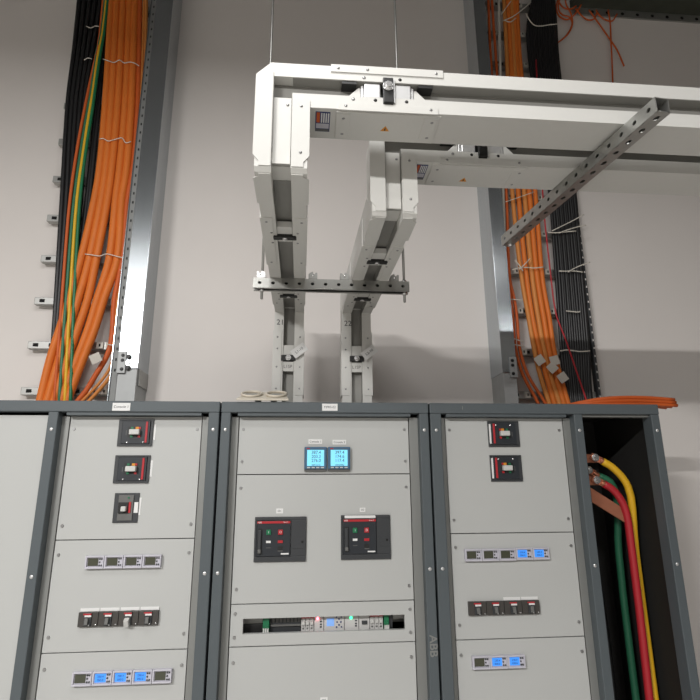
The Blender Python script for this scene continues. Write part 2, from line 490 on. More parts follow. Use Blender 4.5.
def square_breaker(xc, zc, mirror, label, group, strip_out):
    w, h = .065, .0515
    s = -1 if mirror else 1           # s=+1: red bar on the right
    X = lambda v: xc + s * v
    t = thing('moulded_case_breaker', (xc, PY, zc - h), label, 'circuit breaker', group)
    f = MB()
    f.box(xc - w, xc + w, PY - .006, PY, zc + h - .006, zc + h)
    f.box(xc - w, xc + w, PY - .006, PY, zc - h, zc - h + .008)
    f.box(X(-w), X(-w + .014), PY - .006, PY, zc - h + .008, zc + h - .006)
    f.box(X(w), X(w - .010), PY - .006, PY, zc - h + .008, zc + h - .006)
    obj('flange', f, 'charcoal', t, .001)
    obj('face', MB().box(X(-w + .015), X(w - .011), PY - .010, PY, zc - h + .009, zc + h - .007), 'face', t, .001)
    obj('red_bar', MB().box(X(w - .027), X(w - .019), PY - .0125, PY - .0095, zc - h + .013, zc + h - .010), 'red', t, .0008)
    obj('toggle_slot', MB().box(X(-.027), X(.022), PY - .0108, PY - .0098, zc - .018, zc + .022), 'black', t)
    obj('toggle', MB().box(X(-.018), X(.020), PY - .030, PY - .0095, zc - .009, zc + .011), 'white', t, .003)
    for dx, dz, m in ((-.012, .017, 'green'), (.016, .017, 'red'), (-.012, -.015, 'green'), (.016, -.015, 'red')):
        obj('indicator', MB().box(X(dx - .0045), X(dx + .0045), PY - .0125, PY - .0105, zc + dz - .004, zc + dz + .004), m, t)
    obj('indicator', MB().box(X(.001), X(.013), PY - .0135, PY - .0105, zc + .012, zc + .021), 'amber', t)
    obj('marking', MB().box(X(-.034), X(-.032), PY - .0104, PY - .0098, zc - .010, zc + .008), 'grip', t)
    for dx in (-.028, .032):
        z = zc - .037 if s > 0 else zc + .036
        screw(t, (X(dx), PY - .010, z), r=.0038, m='bolt')
    if strip_out:
        obj('label_strip', MB().box(X(w + .002), X(w + .009), PY - .0015, PY, zc - .028, zc + .032), 'paper', t)
    else:
        obj('label_strip', MB().box(X(w - .012), X(w - .004), PY - .0085, PY - .0055, zc - h + .012, zc + h - .012), 'paper', t)
    return t
gl = 'square breakers on the left cabinet'
square_breaker(-.654, 1.896, False, 'square black breaker with red bar at right, topmost on the left cabinet', gl, True)
square_breaker(-.655, 1.759, False, 'square black breaker with red bar at right, second from top, left cabinet', gl, True)
gr = 'square breakers on the right cabinet'
square_breaker(.801, 1.893, True, 'square black breaker with red bar at left, upper one on right cabinet', gr, False)
square_breaker(.801, 1.757, True, 'square black breaker with red bar at left, lower one on right cabinet', gr, False)

def narrow_breaker(xc, zc):
    t = thing('moulded_case_breaker', (xc, PY, zc - .053), 'small upright black breaker with stubby white toggle, lowest in the left cabinet column', 'circuit breaker', gl)
    obj('flange', MB().box(xc - .045, xc + .045, PY - .005, PY, zc - .053, zc + .053), 'charcoal', t, .0015)
    obj('face', MB().box(xc - .028, xc + .026, PY - .009, PY - .0045, zc - .045, zc + .046), 'grip', t, .001)
    obj('nose', MB().box(xc - .026, xc + .010, PY - .014, PY - .0088, zc - .019, zc + .020), 'black', t, .001)
    obj('toggle', MB().box(xc - .012, xc + .006, PY - .030, PY - .013, zc - .012, zc + .006, ), 'white', t, .003)
    obj('red_bar', MB().box(xc + .011, xc + .019, PY - .012, PY - .0088, zc - .018, zc + .021), 'red', t, .0005)
    obj('test_button', MB().cyl((xc + .008, PY - .009, zc + .036), (xc + .008, PY - .012, zc + .036), .0032, n=10), 'green', t)
    obj('label_strip', MB().box(xc + .030, xc + .044, PY - .008, PY - .0045, zc - .018, zc + .020), 'paper', t)
    obj('name_plate', MB().box(xc + .0437, xc + .0525, PY - .0015, PY, zc - .026, zc + .036), 'paper', t)
narrow_breaker(-.663, 1.619)

def air_breaker(xc, zc, w2, label, strip):
    h = .0795
    x0, x1 = xc - w2, xc + w2
    t = thing('air_circuit_breaker', (xc, PY, zc - h), label, 'circuit breaker', 'large breakers on the middle cabinet')
    fx0, fx1 = x0 + .009, x0 + .134
    fz0, fz1 = zc - h + .020, zc + h - .013
    f = MB()
    f.box(x0, x1, PY - .008, PY, fz1 + .001, zc + h)
    f.box(x0, x1, PY - .008, PY, zc - h, fz0 - .001)
    f.box(x0, fx0 - .001, PY - .008, PY, fz0 - .001, fz1 + .001)
    f.box(fx1 + .001, x1, PY - .008, PY, fz0 - .001, fz1 + .001)
    obj('flange', f, 'charcoal', t, .0015)
    fc = obj('face', MB().box(fx0, fx1, PY - .013, PY, fz0, fz1), 'face', t, .0015)
    rb = obj('red_bar', MB().box(fx0 + .001, fx1 - .001, PY - .0145, PY - .0125, fz1 - .010, fz1 - .002), 'red', t)
    text('lettering', 'ABB', .008, 'paper', rb, (fx0 + .010, PY - .0148, fz1 - .006))
    text('lettering', 'Emax 2', .006, 'paper', rb, (fx1 - .018, PY - .0148, fz1 - .006))
    # charging lever in a long slot
    sl = obj('lever_slot', MB().box(fx0 + .004, fx0 + .020, PY - .0138, PY - .0125, fz0 + .008, fz0 + .098), 'black', t)
    obj('charging_lever', MB().box(fx0 + .006, fx0 + .018, PY - .022, PY - .0135, fz0 + .010, fz0 + .094), 'charcoal', t, .003)
    obj('lever_grip', MB().box(fx0 + .006, fx0 + .018, PY - .027, PY - .0218, fz0 + .012, fz0 + .026), 'grip', t, .003)
    gx, rx = fx0 + .044, fx0 + .088
    zb = fz1 - .041
    g = obj('on_button', MB().box(gx - .0085, gx + .0085, PY - .018, PY - .0125, zb - .009, zb + .009), 'green', t, .001)
    text('symbol', 'I', .011, 'paper', g, (gx, PY - .0183, zb))
    r = obj('off_button', MB().box(rx - .0085, rx + .0085, PY - .018, PY - .0125, zb - .009, zb + .009), 'red', t, .001)
    text('symbol', 'O', .011, 'paper', r, (rx, PY - .0183, zb))
    z2 = zb - .034
    obj('status_window', MB().box(gx - .0085, gx + .0085, PY - .0145, PY - .0125, z2 - .004, z2 + .004), 'paper', t)
    obj('trip_reset', MB().box(rx - .0095, rx + .0095, PY - .0160, PY - .0125, z2 - .0045, z2 + .0045), 'red', t)
    obj('counter_window', MB().box(rx - .0095, rx + .0095, PY - .0143, PY - .0125, z2 - .030, z2 - .016), 'black', t)
    obj('counter_strip', MB().box(rx - .0085, rx + .0095, PY - .0143, PY - .0125, z2 - .034, z2 - .031), 'grip', t)
    obj('marking', MB().box(gx - .008, gx + .008, PY - .0136, PY - .0125, z2 - .022, z2 - .020), 'grip', t)
    obj('rating_plate', MB().box(fx1 - .034, fx1 - .005, PY - .0140, PY - .0125, fz0 + .006, fz0 + .011), 'paper', t)
    # key lock cover on the right of the flange
    kz = zc - .017
    obj('lock_cover', MB().box(fx1 + .004, x1 - .003, PY - .0095, PY - .0075, kz - .017, kz + .013), 'charcoal', t, .0008)
    obj('lock_hole', MB().cyl((x1 - .014, PY - .0090, kz + .006), (x1 - .014, PY - .0102, kz + .006), .0046, n=16), 'hole', t)
    if strip:
        obj('label_strip', MB().box(x0 + .014, x0 + .132, PY - .0095, PY - .0075, zc + h - .011, zc + h - .001), 'paper', t)
air_breaker(-.091, 1.5015, .0965, 'large charcoal air circuit breaker, left one on the middle cabinet, no white top strip', False)
air_breaker(.231, 1.5045, .0945, 'large charcoal air circuit breaker, right one on the middle cabinet, white top strip', True)

# ---- the slot with rail-mounted devices in the third panel of the middle cabinet
DY = 0.075
ZC = 1.205
obj('din_rail', MB().box(-.255, .405, DY + .045, DY + .055, ZC - .0175, ZC + .0175), 'galvd', cC)
def module(name, x0, x1, m, label, cat, group, y=DY, zh=.034, zoff=0):
    t = thing(name, ((x0 + x1) / 2, y, ZC - zh + zoff), label, cat, group)
    obj('body', MB().box(x0, x1, y, DY + .045, ZC - zh + zoff, ZC + zh + zoff), m, t, .001)
    return t
gm = 'rail devices in the slot'
t = module('power_supply', -.232, -.150, 'dinmod', 'plain grey power supply block at the far left of the slot in the middle cabinet', 'device', gm, DY + .02)
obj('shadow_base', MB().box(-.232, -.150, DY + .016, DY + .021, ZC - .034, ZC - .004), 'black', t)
def green_block(x0, x1, label):
    t = module('terminal_block', x0, x1, 'green', label, 'terminal block', gm, DY - .01)
    n = 3
    for k in range(n):
        x = x0 + (x1 - x0) * (k + .5) / n
        obj('wire_pin', MB().box(x - .0026, x + .0026, DY - .018, DY - .010, ZC - .030, ZC - .013), 'white', t)
    obj('ridge', MB().box(x0 + .002, x1 - .002, DY - .014, DY - .010, ZC - .008, ZC - .003), 'green', t, .001)
green_block(-.148, -.125, 'green screw terminal block at the left end of the slot in the middle cabinet')
t = module('terminal_strip', -.122, -.010, 'charcoal', 'long dark terminal strip beside the left green block in the slot', 'terminal block', gm, DY + .012)
for k in range(8):
    x = -.115 + k * .0135
    obj('terminal', MB().box(x, x + .010, DY + .006, DY + .012, ZC + .001, ZC + .016), 'grip', t, .0006)
obj('wire_duct_edge', MB().box(-.122, -.010, DY + .004, DY + .012, ZC - .012, ZC - .006), 'grip', t)
def white_modules(x0, n, pitch, red, place):
    for k in range(n):
        a, b_ = x0 + k * pitch, x0 + (k + 1) * pitch - .0008
        t = module('modular_breaker', a, b_, 'dinmod', 'white modular device, %s of the three %s, in the slot' % (ORD[k], place), 'circuit breaker', gm, DY - .004)
        obj('toggle', MB().box(a + .002, b_ - .002, DY - .012, DY - .004, ZC - .006, ZC + .004), 'white', t, .0008)
        obj('terminal_slot', MB().box(a + .004, b_ - .004, DY - .0046, DY - .0035, ZC - .022, ZC - .016), 'grip', t)
        obj('terminal_slot', MB().box(a + .004, b_ - .004, DY - .0046, DY - .0035, ZC - .012, ZC - .010), 'charcoal', t)
        if red: obj('red_stripe', MB().box(a, b_, DY - .0048, DY - .0035, ZC + .014, ZC + .020), 'red', t)
white_modules(-.008, 3, .0155, True, 'left of the red light')
white_modules(.247, 3, .0165, True, 'left of the right green block')
def led_module(x0, x1, led, label, lx):
    t = module('control_relay', x0, x1, 'dinmod', label, 'relay', gm, DY - .006)
    obj('indicator_light', MB().dome((lx, DY - .006, ZC + .013), (0, -1, 0), .0055, .004), led, t)
    xk = x1 - .0095
    for dz in (.004, -.006, -.014):
        obj('port', MB().box(xk - .004, xk + .003, DY - .0075, DY - .0055, ZC + dz - .003, ZC + dz + .002), 'charcoal', t)
led_module(.040, .074, 'ledr', 'pale control relay with a glowing red light in the slot', .052)
led_module(.152, .204, 'ledg', 'pale control relay with a glowing green light in the slot', .176)
t = module('logic_controller', .076, .150, 'dinmod', 'pale logic controller with a small lit blue screen and keypad in the slot', 'controller', gm, DY - .006)
s = obj('screen', MB().box(.086, .113, DY - .0075, DY - .0055, ZC - .013, ZC + .012), 'pblue', t)
for dx, dz in ((.131, .010), (.131, -.010), (.124, 0), (.138, 0), (.122, .017), (.140, .017), (.122, -.017), (.140, -.017)):
    obj('key', MB().cyl((dx, DY - .006, ZC + dz), (dx, DY - .008, ZC + dz), .0030, n=10), 'navy', t)
t = module('changeover_switch', .206, .245, 'dinmod', 'pale modular switch with a dark knob between green light and white modules', 'switch', gm, DY - .004)
obj('knob', MB().box(.216, .236, DY - .011, DY - .0035, ZC - .010, ZC + .002), 'charcoal', t, .001)
green_block(.299, .317, 'green screw terminal block at the right end of the slot in the middle cabinet')
t = module('wire_clamp', .319, .333, 'charcoal', 'narrow black wire clamp just right of the right green block', 'clamp', gm, DY + .004)
t = module('relay_box', .336, .392, 'dinmod', 'plain grey relay box at the far right of the slot in the middle cabinet', 'device', gm, DY + .016, .016, .016)

# ------------------------------------------------------------------ busbar trunking
W, D = .135, .125
A, RC = .025, .034
ZU = 2.477                      # underside of the overhead section
PROF = [(-W/2, -D/2), (-A, -D/2), (-A, -D/2 + RC), (A, -D/2 + RC), (A, -D/2), (W/2, -D/2),
        (W/2, D/2), (A, D/2), (A, D/2 - RC), (-A, D/2 - RC), (-A, D/2), (-W/2, D/2)]
def trunk_sections(parent, xr, xt, yr, yf, zb, xe):
    """riser, overhead, upright and crossing sections, mitred where they meet"""
    V = Vector
    zc = ZU + D / 2
    P = [V((xr, yr + D/2, H)), V((xr, yr + D/2, zc)), V((xt, yf + D/2, zc)), V((xt, yf + D/2, zb + W/2)), V((xe, yf + D/2, zb + W/2))]
    fr = [(V((0, 0, 1)), V((1, 0, 0)), V((0, -1, 0))), (None, V((1, 0, 0)), V((0, 0, -1))),
          (V((0, 0, 1)), V((1, 0, 0)), V((0, -1, 0))), (V((1, 0, 0)), V((0, 0, -1)), V((0, -1, 0)))]
    S = [(P[i+1] - P[i]).normalized() for i in range(4)]
    names = ['riser_section', 'overhead_section', 'upright_section', 'crossing_section']
    cham = {0: (0.0, None), 1: (.010, lambda w, n: n > D/2 - .001), 2: (.034, lambda w, n: w < -W/2 + .001)}
    def ring(i, at, corner, sign):
        # vertices of section i at corner index 'corner' (None = square end)
        out = []
        s, w_, n_ = S[i], fr[i][1], fr[i][2]
        for w, n in PROF:
            base = w_ * w + n_ * n
            p = P[at] + base
            if corner is not None:
                o = S[corner + 1] if i == corner else S[corner]
                k = 1 + S[corner].dot(S[corner + 1])
                sgn = 1
                ss = S[corner] + S[corner + 1]
                tt = -ss.dot(base) / ss.dot(s)
                p = P[at] + base + s * tt
                c, sel = cham[corner]
                if sel and sel(w, n):
                    p = p + s * (c * sign)
            out.append(p)
        return out
    n = len(PROF)
    objs = []
    for i in range(4):
        rings = []
        if i == 0: rings.append(ring(0, 0, None, 0))
        else:
            if cham[i-1][1]:
                rings.append(ring(i-1, i, i-1, -1))
            rings.append(ring(i, i, i-1, +1))
        rings.append(ring(i, i+1, i if i < 3 else None, -1))
        vs = [p for r in rings for p in r]
        fs = []
        for k in range(len(rings) - 1):
            for j in range(n):
                j2 = (j + 1) % n
                fs.append((k*n + j, k*n + j2, (k+1)*n + j2, (k+1)*n + j))
        fs.append(tuple(range(n - 1, -1, -1))); fs.append(tuple((len(rings)-1)*n + j for j in range(n)))
        # make the normals point outwards
        mb = MB().add(vs, fs)
        o = obj(names[i], mb, 'bus', parent)
        import bmesh
        bm = bmesh.new(); bm.from_mesh(o.data); bmesh.ops.recalc_face_normals(bm, faces=bm.faces)
        bm.to_mesh(o.data); bm.free()
        objs.append(o)
    # grey conductor web lining the front recess, darkened to carry the recess shade
    def webs(i, s0, s1, name='conductor_web'):
        s, w_, n_ = S[i], fr[i][1], fr[i][2]
        f = D/2 - RC
        pts = [s0 + w_ * (-A + .0005) + n_ * (f + .0005), s0 + w_ * (A - .0005) + n_ * (f + .0005), s1 + w_ * (A - .0005) + n_ * (f + .0005), s1 + w_ * (-A + .0005) + n_ * (f + .0005)]
        mb = MB().prism(pts, n_ * .001)
        for sd in (-1, 1):
            q = w_ * (sd * (A - .0006)); q2 = w_ * (sd * (A - .0014))
            mb.prism([s0 + q + n_ * (f + .001), s0 + q2 + n_ * (f + .001), s1 + q2 + n_ * (f + .001), s1 + q + n_ * (f + .001)], n_ * (RC - .003))
        obj(name, mb, 'busweb', objs[i])
    webs(0, P[0] + V((0, 0, .002)), P[1] - V((0, 0, .035)))
    webs(1, P[1] + S[1] * .035, P[2] - S[1] * .035)
    webs(2, P[2] + V((0, 0, .0)), P[3] - V((0, 0, A)))
    webs(3, P[3] + V((A, 0, 0)), P[4] - V((.002, 0, 0)))
    cw = P[3] + V((0, -(D/2 - RC) - .0005, 0))
    obj('corner_web', MB().box(cw.x - A + .0005, cw.x + A, cw.y - .001, cw.y, cw.z - A, cw.z + A - .0005), 'busweb', objs[3])
    return objs

def plate(parent, pts, d, screws=(), nrm=(0, -1, 0), m='bus', name='cover_plate', sr=.0042):
    o = obj(name, MB().prism(pts, d), m, parent, .0006)
    for s in screws:
        screw(o, s, nrm, r=sr)
    return o

def busway(label, xr, xt, yr, yf, zb, xe, jx, number, jy, jy2, ends, zo, sticker, und, tri):
    t = thing('busbar_trunking', (xr, yr + D/2, H), label, 'busbar trunking', 'busbar trunkings above the cabinets')
    R, O, U, C = trunk_sections(t, xr, xt, yr, yf, zb, xe)
    V = Vector
    e = .003
    # ---- riser: splice plates on both flanges, joint pack with bolt, cross covers
    y = yr
    for s in (-1, 1):
        a, b_ = sorted((xr + s * (W/2 + .004), xr + s * (A + .007)))
        z0, z1 = 2.085, 2.385
        plate(R, [(a, y, z0), (b_, y, z0), (b_, y, z1), (a, y, z1)], (0, -e, 0),
              [((a + b_)/2, y - e, z) for z in (z0 + .03, 2.215, 2.300, z1 - .03)], name='splice_plate')
        # turned-up edge of the plate along the side
        plate(R, [(xr + s * (W/2 + .001), y + .002, z0), (xr + s * (W/2 + .004), y + .002, z0), (xr + s * (W/2 + .004), y + .002, z1), (xr + s * (W/2 + .001), y + .002, z1)], (0, .10, 0), name='side_plate')
    plate(R, [(xr - A + .001, y + .004, 2.272), (xr + A - .001, y + .004, 2.272), (xr + A - .001, y + .004, 2.318), (xr - A + .001, y + .004, 2.318)], (0, .02, 0), name='joint_cover')
    plate(R, [(xr - A + .001, y + .004, 2.195), (xr + A - .001, y + .004, 2.195), (xr + A - .001, y + .004, 2.240), (xr - A + .001, y + .004, 2.240)], (0, .02, 0), name='joint_cover')
    jb = obj('joint_block', MB().box(xr - A - .008, xr + A + .008, y - .008, y + .030, 2.243, 2.269), 'black', R, .002)
    hexbolt(jb, (xr, y - .008, 2.256), (0, -1, 0), .0085, .010)
    text('handwriting', 'L' + '1SP', .020, 'grip', R, (xr - .002, y + .0035, 2.217))
    text('handwriting', number, .036, 'ink', R, (xr - W/2 + .027, y - .0008, 2.425))
    # ---- overhead section, seen from below: joint packs across the underside
    def xo(yy): return xr + (xt - xr) * (yr + D/2 - yy) / (yr - yf)
    z = ZU
    for k, (yj, y0, y1) in enumerate(((jy, jy - .13, jy + .22), (jy2, jy2 - .16, jy2 + .11))):
        for s in (-1, 1):
            pts = []
            for yy, wi in ((y0, A + .010), (y1, A + .010), (y1, W/2 + .004), (y0, W/2 + .004)):
                pts.append((xo(yy) + s * wi, yy, z))
            p = plate(O, pts, (0, 0, -e), [(xo(yy) + s * (W/2 - .014), yy, z - e) for yy in (y0 + .025, y1 - .025)] +
                      [(xo(yy) + s * (A + .016), yy, z - e) for yy in (yj - .035, yj + .035)], (0, 0, -1), name='splice_plate')
            obj('side_plate', MB().prism([(xo(y0) + s * (W/2 + .001), y0, z), (xo(y1) + s * (W/2 + .001), y1, z), (xo(y1) + s * (W/2 + .004), y1, z), (xo(y0) + s * (W/2 + .004), y0, z)], (0, 0, .1)), 'bus', O)
        for q0, q1 in ((yj - .062, yj - .014), (yj + .012, yj + .040)):
            plate(O, [(xo(q0) - A + .001, q0, z + .004), (xo(q0) + A - .001, q0, z + .004), (xo(q1) + A - .001, q1, z + .004), (xo(q1) - A + .001, q1, z + .004)], (0, 0, .02), name='joint_cover')
        jb = obj('joint_block', MB().prism([(xo(yj - .012) - A - .012, yj - .012, z + .018), (xo(yj - .012) + A + .012, yj - .012, z + .018), (xo(yj + .010) + A + .012, yj + .010, z + .018), (xo(yj + .010) - A - .012, yj + .010, z + .018)], (0, 0, -.024)), 'black', O, .001)
        screw(jb, (xo(yj), yj, z - .006), (0, 0, -1), r=.009, m='bolt', name='bolt', h=.004)
    # ---- elbows: folded flange plates with clipped corners
    y = yf
    for s in (-1, 1):
        xi, xo_ = xt + s * (A + .001), xt + s * (W/2 + .005)
        xm = xt + s * (W/2 - .006)
        c = .012
        top = zb + W - .030 if s < 0 else zb + .030
        z0 = ZU + .004
        plate(U, [(xi, y, z0 + .008), (xm - s * .004, y, z0 + .008), (xm - s * .004, y, z0 + .022), (xo_, y, z0 + .040), (xo_, y, top - .012), (xo_ - s * .012, y, top), (xi, y, top)], (0, -e, 0),
              [(xt + s * (W/2 - .018), y - e, zz) for zz in ((z0 + .05, top - .03) if s > 0 else ())], name='elbow_plate')
        z1 = ZU
        xa, xb = xi, xo_
        plate(O, [(xi, y + .012, z1), (xm - s * .004, y + .012, z1), (xm - s * .004, y + .022, z1), (xo_, y + .034, z1), (xo_ - (xt - xr) * .05, y + .16, z1), (xi - (xt - xr) * .05, y + .16, z1)], (0, 0, -e), (), (0, 0, -1), name='elbow_plate')
        zt = zb + W
    # inner corner: lapped web plate seen in the recess
    plate(U, [(xt - A + .001, y + .014, ZU + .03), (xt + A - .002, y + .014, ZU + .03), (xt + A - .002, y + .014, zb + A + .012), (xt - A + .001, y + .014, zb + A + .012)], (0, .004, 0),
          [(xt + A - .012, y + .014, zb + .015)], name='web_plate')
    # ---- crossing section
    zt = zb + W
    # long splice plates on the flanges
    p = plate(C, [(jx - .155, y, zt - .020), (jx + .155, y, zt - .020), (jx + .155, y, zt + .004), (jx - .155, y, zt + .004)], (0, -e, 0),
              [(jx + d, y - e, zt - .008) for d in (-.135, -.055, .135)], name='splice_plate')
    p = plate(C, [(jx - .135, y, zb - .004), (jx + .135, y, zb - .004), (jx + .135, y, zb + .018), (jx - .135, y, zb + .018)], (0, -e, 0),
              [(jx + d, y - e, zb + .009) for d in (-.115, .115)], name='splice_plate')
    for d in (-.095, -.035, .050): screw(C, (jx + d, y, zb + .033), r=.005, m='black' if d != -.095 else 'screw')
    for d in (-.065, .034): screw(C, (jx + d, y, zt - .032), r=.005, m='black' if d > 0 else 'screw')
    zm = zb + W/2
    jb = obj('joint_block', MB().box(jx - .014, jx + .014, y - .009, y + .024, zb + .022, zt - .034), 'black', C, .002)
    hexbolt(jb, (jx, y - .009, zm + .004), (0, -1, 0), .010, .012)
    plate(C, [(jx + .0145, y - .004, zb + .025), (jx + .019, y - .004, zb + .025), (jx + .019, y - .004, zt - .035), (jx + .0145, y - .004, zt - .035)], (0, .02, 0), m='alu', name='joint_bracket')
    # aluminium housings either side of the joint, with flared ends
    for s in (-1, 1):
        x0, x1 = jx + s * .020, jx + s * .064
        obj('joint_housing', MB().box(x0, x1, y + .004, y + .0325, zm - A + .001, zm + A - .003), 'alu', C, .003)
        obj('housing_rib', MB().box(x1 + s * .001, x1 + s * .009, y + .010, y + .0325, zm - A + .001, zm + A - .006), 'alu', C, .002)
        obj('flared_cover', MB().prism([(x1 + s * .010, y + .012, zm - A + .001), (x1 + s * .010, y + .012, zm + .012), (x1 + s * .016, y + .012, zm + .012), (x1 + s * .050, y + .012, zm - A + .001)], (0, .0205, 0)), 'bus', C, .001)
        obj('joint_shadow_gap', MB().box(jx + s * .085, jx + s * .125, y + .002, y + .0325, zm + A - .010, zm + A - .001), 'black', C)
    # cover plate, rating sticker and warning sign on the underside
    z = zb
    u0, u1 = und
    cy = (yf + .006, yf + D - .004)
    cv = plate(C, [(u0, cy[0], z), (u1, cy[0], z), (u1, cy[1], z), (u0, cy[1], z)], (0, 0, -.004),
               [(xx, yy, z - .004) for xx in (u0 + .020, u1 - .020) for yy in (yf + .030, yf + D - .030)], (0, 0, -1), name='cover_plate', sr=.006)
    for xx in (u0 + .022, u1 - .022):
        obj('pressed_boss', MB().box(xx - .022, xx + .016, yf + .014, yf + D - .014, z - .0055, z - .0038), 'bus', cv, .004)
    tx, ty = tri
    a = .0125
    tr = obj('warning_triangle', MB().prism([(tx - a, ty + .010, z - .0042), (tx + a, ty + .010, z - .0042), (tx, ty - .011, z - .0042)], (0, 0, -.0006)), 'amber', cv)
    obj('warning_bolt', MB().prism([(tx - .003, ty + .007, z - .0048), (tx + .002, ty + .007, z - .0048), (tx + .001, ty - .004, z - .0048), (tx - .001, ty - .004, z - .0048)], (0, 0, -.0004)), 'black', cv)
    s0, s1 = sticker
    sy0, sy1 = yf + .014, yf + .094
    st = obj('rating_sticker', MB().box(s0, s1, sy0, sy1, z - .0012, z), 'navy', C)
    w = s1 - s0
    obj('sticker_band', MB().box(s0 + w*.08, s0 + w*.30, sy0 + .002, sy0 + .042, z - .0018, z - .001), 'amber', st).data.materials[0] = M['orange3']
    for k in range(4):
        xx = s0 + w * (.38 + .155 * k)
        obj('sticker_line', MB().box(xx, xx + w*.09, sy0 + .004, sy0 + .042, z - .0018, z - .001), 'paper', st)
    obj('sticker_panel', MB().box(s0 + w*.06, s1 - w*.06, sy0 + .046, sy0 + .066, z - .0018, z - .001), 'meterf', st)
    obj('sticker_code', MB().box(s0 + w*.02, s1 - w*.05, sy0 + .069, sy1 - .002, z - .0018, z - .001), 'grip', st)
    # folded edge at the start of the underside
    return t, R

tL, RL = busway('front busbar trunking, on the left riser, its white elbow highest and nearest', -.0865, -.075, .28, -.86, 2.670, 1.95, .207, '21',
       -.487, .064, None, None, (.012, .052), (.068, .352), (.207, -.795))
tR, RR = busway('rear busbar trunking, on the right riser, crossing behind and below the front one', .227, .253, .28, -.655, 2.662, 1.95, .536, '22',
       -.315, .082, None, None, (.330, .366), (.378, .684), (.497, -.575))

# tags tied to the two risers
def hang_tag(c, sz, rot, m, name, label, cat='tag', group=None, nrmtilt=0, s=None):
    c = Vector(c)
    a = math.radians(rot)
    r = Vector((math.cos(a), 0, math.sin(a))); u = Vector((-math.sin(a), 0, math.cos(a)))
    w, h = sz
    pts = [c + r * x * w/2 + u * z * h/2 for x, z in ((-1, -1), (1, -1), (1, 1), (-1, 1))]
    t = setp(obj(name, MB().prism(pts, (0, .0012, 0)), m), label, cat, group)
    if s:
        text('lettering', s, h * .42, 'ink', t, c + Vector((0, -.0006, 0)), right=tuple(r), up=tuple(u))
    return t
hang_tag((-.0865 + .049, .260, 2.288), (.072, .042), 38, 'paper', 'paper_tag', 'white paper tag stuck slantwise on the left busbar riser by its joint', group='paper tags on the risers', s='L1-10')
hang_tag((.227 + .056, .260, 2.284), (.072, .042), 38, 'paper', 'paper_tag', 'white paper tag stuck slantwise on the right busbar riser by its joint', group='paper tags on the risers', s='L2-10')

# ------------------------------------------------------------------ support strut, rods and clamps under the overhead sections
def channel(name, length, h, d, holes, label, cat, origin, axis_rot, m='strut', pitch=.05, bottom_holes=False):
    """open channel along local X, front face at local y=0 with real holes"""
    t = thing(name, origin, label, cat)
    t.rotation_euler = (0, 0, axis_rot)
    Mx = Matrix.Translation(Vector(origin)) @ Matrix.Rotation(axis_rot, 4, 'Z')
    INV[t] = Matrix.Identity(4)
    th = .0025
    def holed(x0, x1, z0, z1, y, hr, slot):
        """plate in the XZ plane with a row of round/oval openings"""
        n = max(1, int((x1 - x0) / pitch)); wd = (x1 - x0) / n
        vs = []; fs = []
        K = 12
        zc = (z0 + z1) / 2
        for i in range(n):
            a = x0 + i * wd; b_ = a + wd; xc = (a + b_) / 2
            rim = []
            for k in range(K):
                t_ = 2 * math.pi * k / K + math.pi / 4 * 0
                cx, cz = math.cos(t_), math.sin(t_)
                hole = (xc + cx * hr * slot, zc + cz * hr)
                # outer: square boundary
                mx = max(abs(cx), abs(cz))
                outp = (xc + cx / mx * wd / 2, zc + cz / mx * (z1 - z0) / 2)
                rim.append((hole, outp))
            for k in range(K):
                (h0, o0), (h1, o1) = rim[k], rim[(k + 1) % K]
                # corner fill
                o = len(vs)
                vs += [(h0[0], y, h0[1]), (h1[0], y, h1[1]), (o1[0], y, o1[1]), (o0[0], y, o0[1]),
                       (h0[0], y + th, h0[1]), (h1[0], y + th, h1[1]), (o1[0], y + th, o1[1]), (o0[0], y + th, o0[1])]
                fs += [(o, o+1, o+2, o+3), (o+7, o+6, o+5, o+4), (o+4, o+5, o+1, o)]
                fs += [(o+3, o+2, o+6, o+7)]
                if o0[0] != o1[0] and o0[1] != o1[1]:
                    cxn = xc + (wd / 2 if (o0[0] + o1[0]) / 2 > xc else -wd / 2)
                    czn = z1 if (o0[1] + o1[1]) / 2 > zc else z0
                    o2 = len(vs)
                    vs += [(cxn, y, czn), (cxn, y + th, czn)]
                    fs += [(o+3, o+2, o2), (o+6, o+7, o2+1)]
        return vs, fs
    b = MB()
    vs, fs = holed(0, length, 0, h, 0, .0062, 1.15)
    b.add(vs, fs)
    # inner floor so that the holes read dark, top flange and back lip
    b.box(0, length, th, d, h - th, h)
    b.box(0, length, d - th, d, 0, h - th)
    if bottom_holes:
        vs, fs = holed(0, length, th, d - th, 0, .0062, 1.6)
        b.add([(x, z, y) for x, y, z in vs], [f[::-1] for f in fs])
    else:
        b.box(0, length, th, .011, 0, th)
        b.box(0, length, d - .011, d - th, 0, th)
    obj('channel', b, m, t)
    return t, Mx
strut, _ = channel('support_strut', .610, .041, .041, True, 'horizontal perforated steel strut carrying both busbar trunkings below, hung on two rods', 'strut', (-.213, -.140, 2.434), 0.0, pitch=.0470)
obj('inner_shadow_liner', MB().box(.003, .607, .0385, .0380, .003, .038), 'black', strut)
for x, lab in ((-.180, 'left'), (.380, 'right')):
    t = thing('threaded_rod', (x, -.120, 2.40), 'thin threaded rod through the %s end of the horizontal strut' % lab, 'rod', 'rods holding the strut')
    obj('rod', MB().cyl((x, -.120, 2.395), (x, -.120, 5.8), .0052, n=10), 'galvd', t)
    obj('nut', MB().cyl((x, -.120, 2.425), (x, -.120, 2.4335), .010, n=6), 'bolt', t)
    obj('nut', MB().cyl((x, -.120, 2.4755), (x, -.120, 2.485), .010, n=6), 'bolt', t)
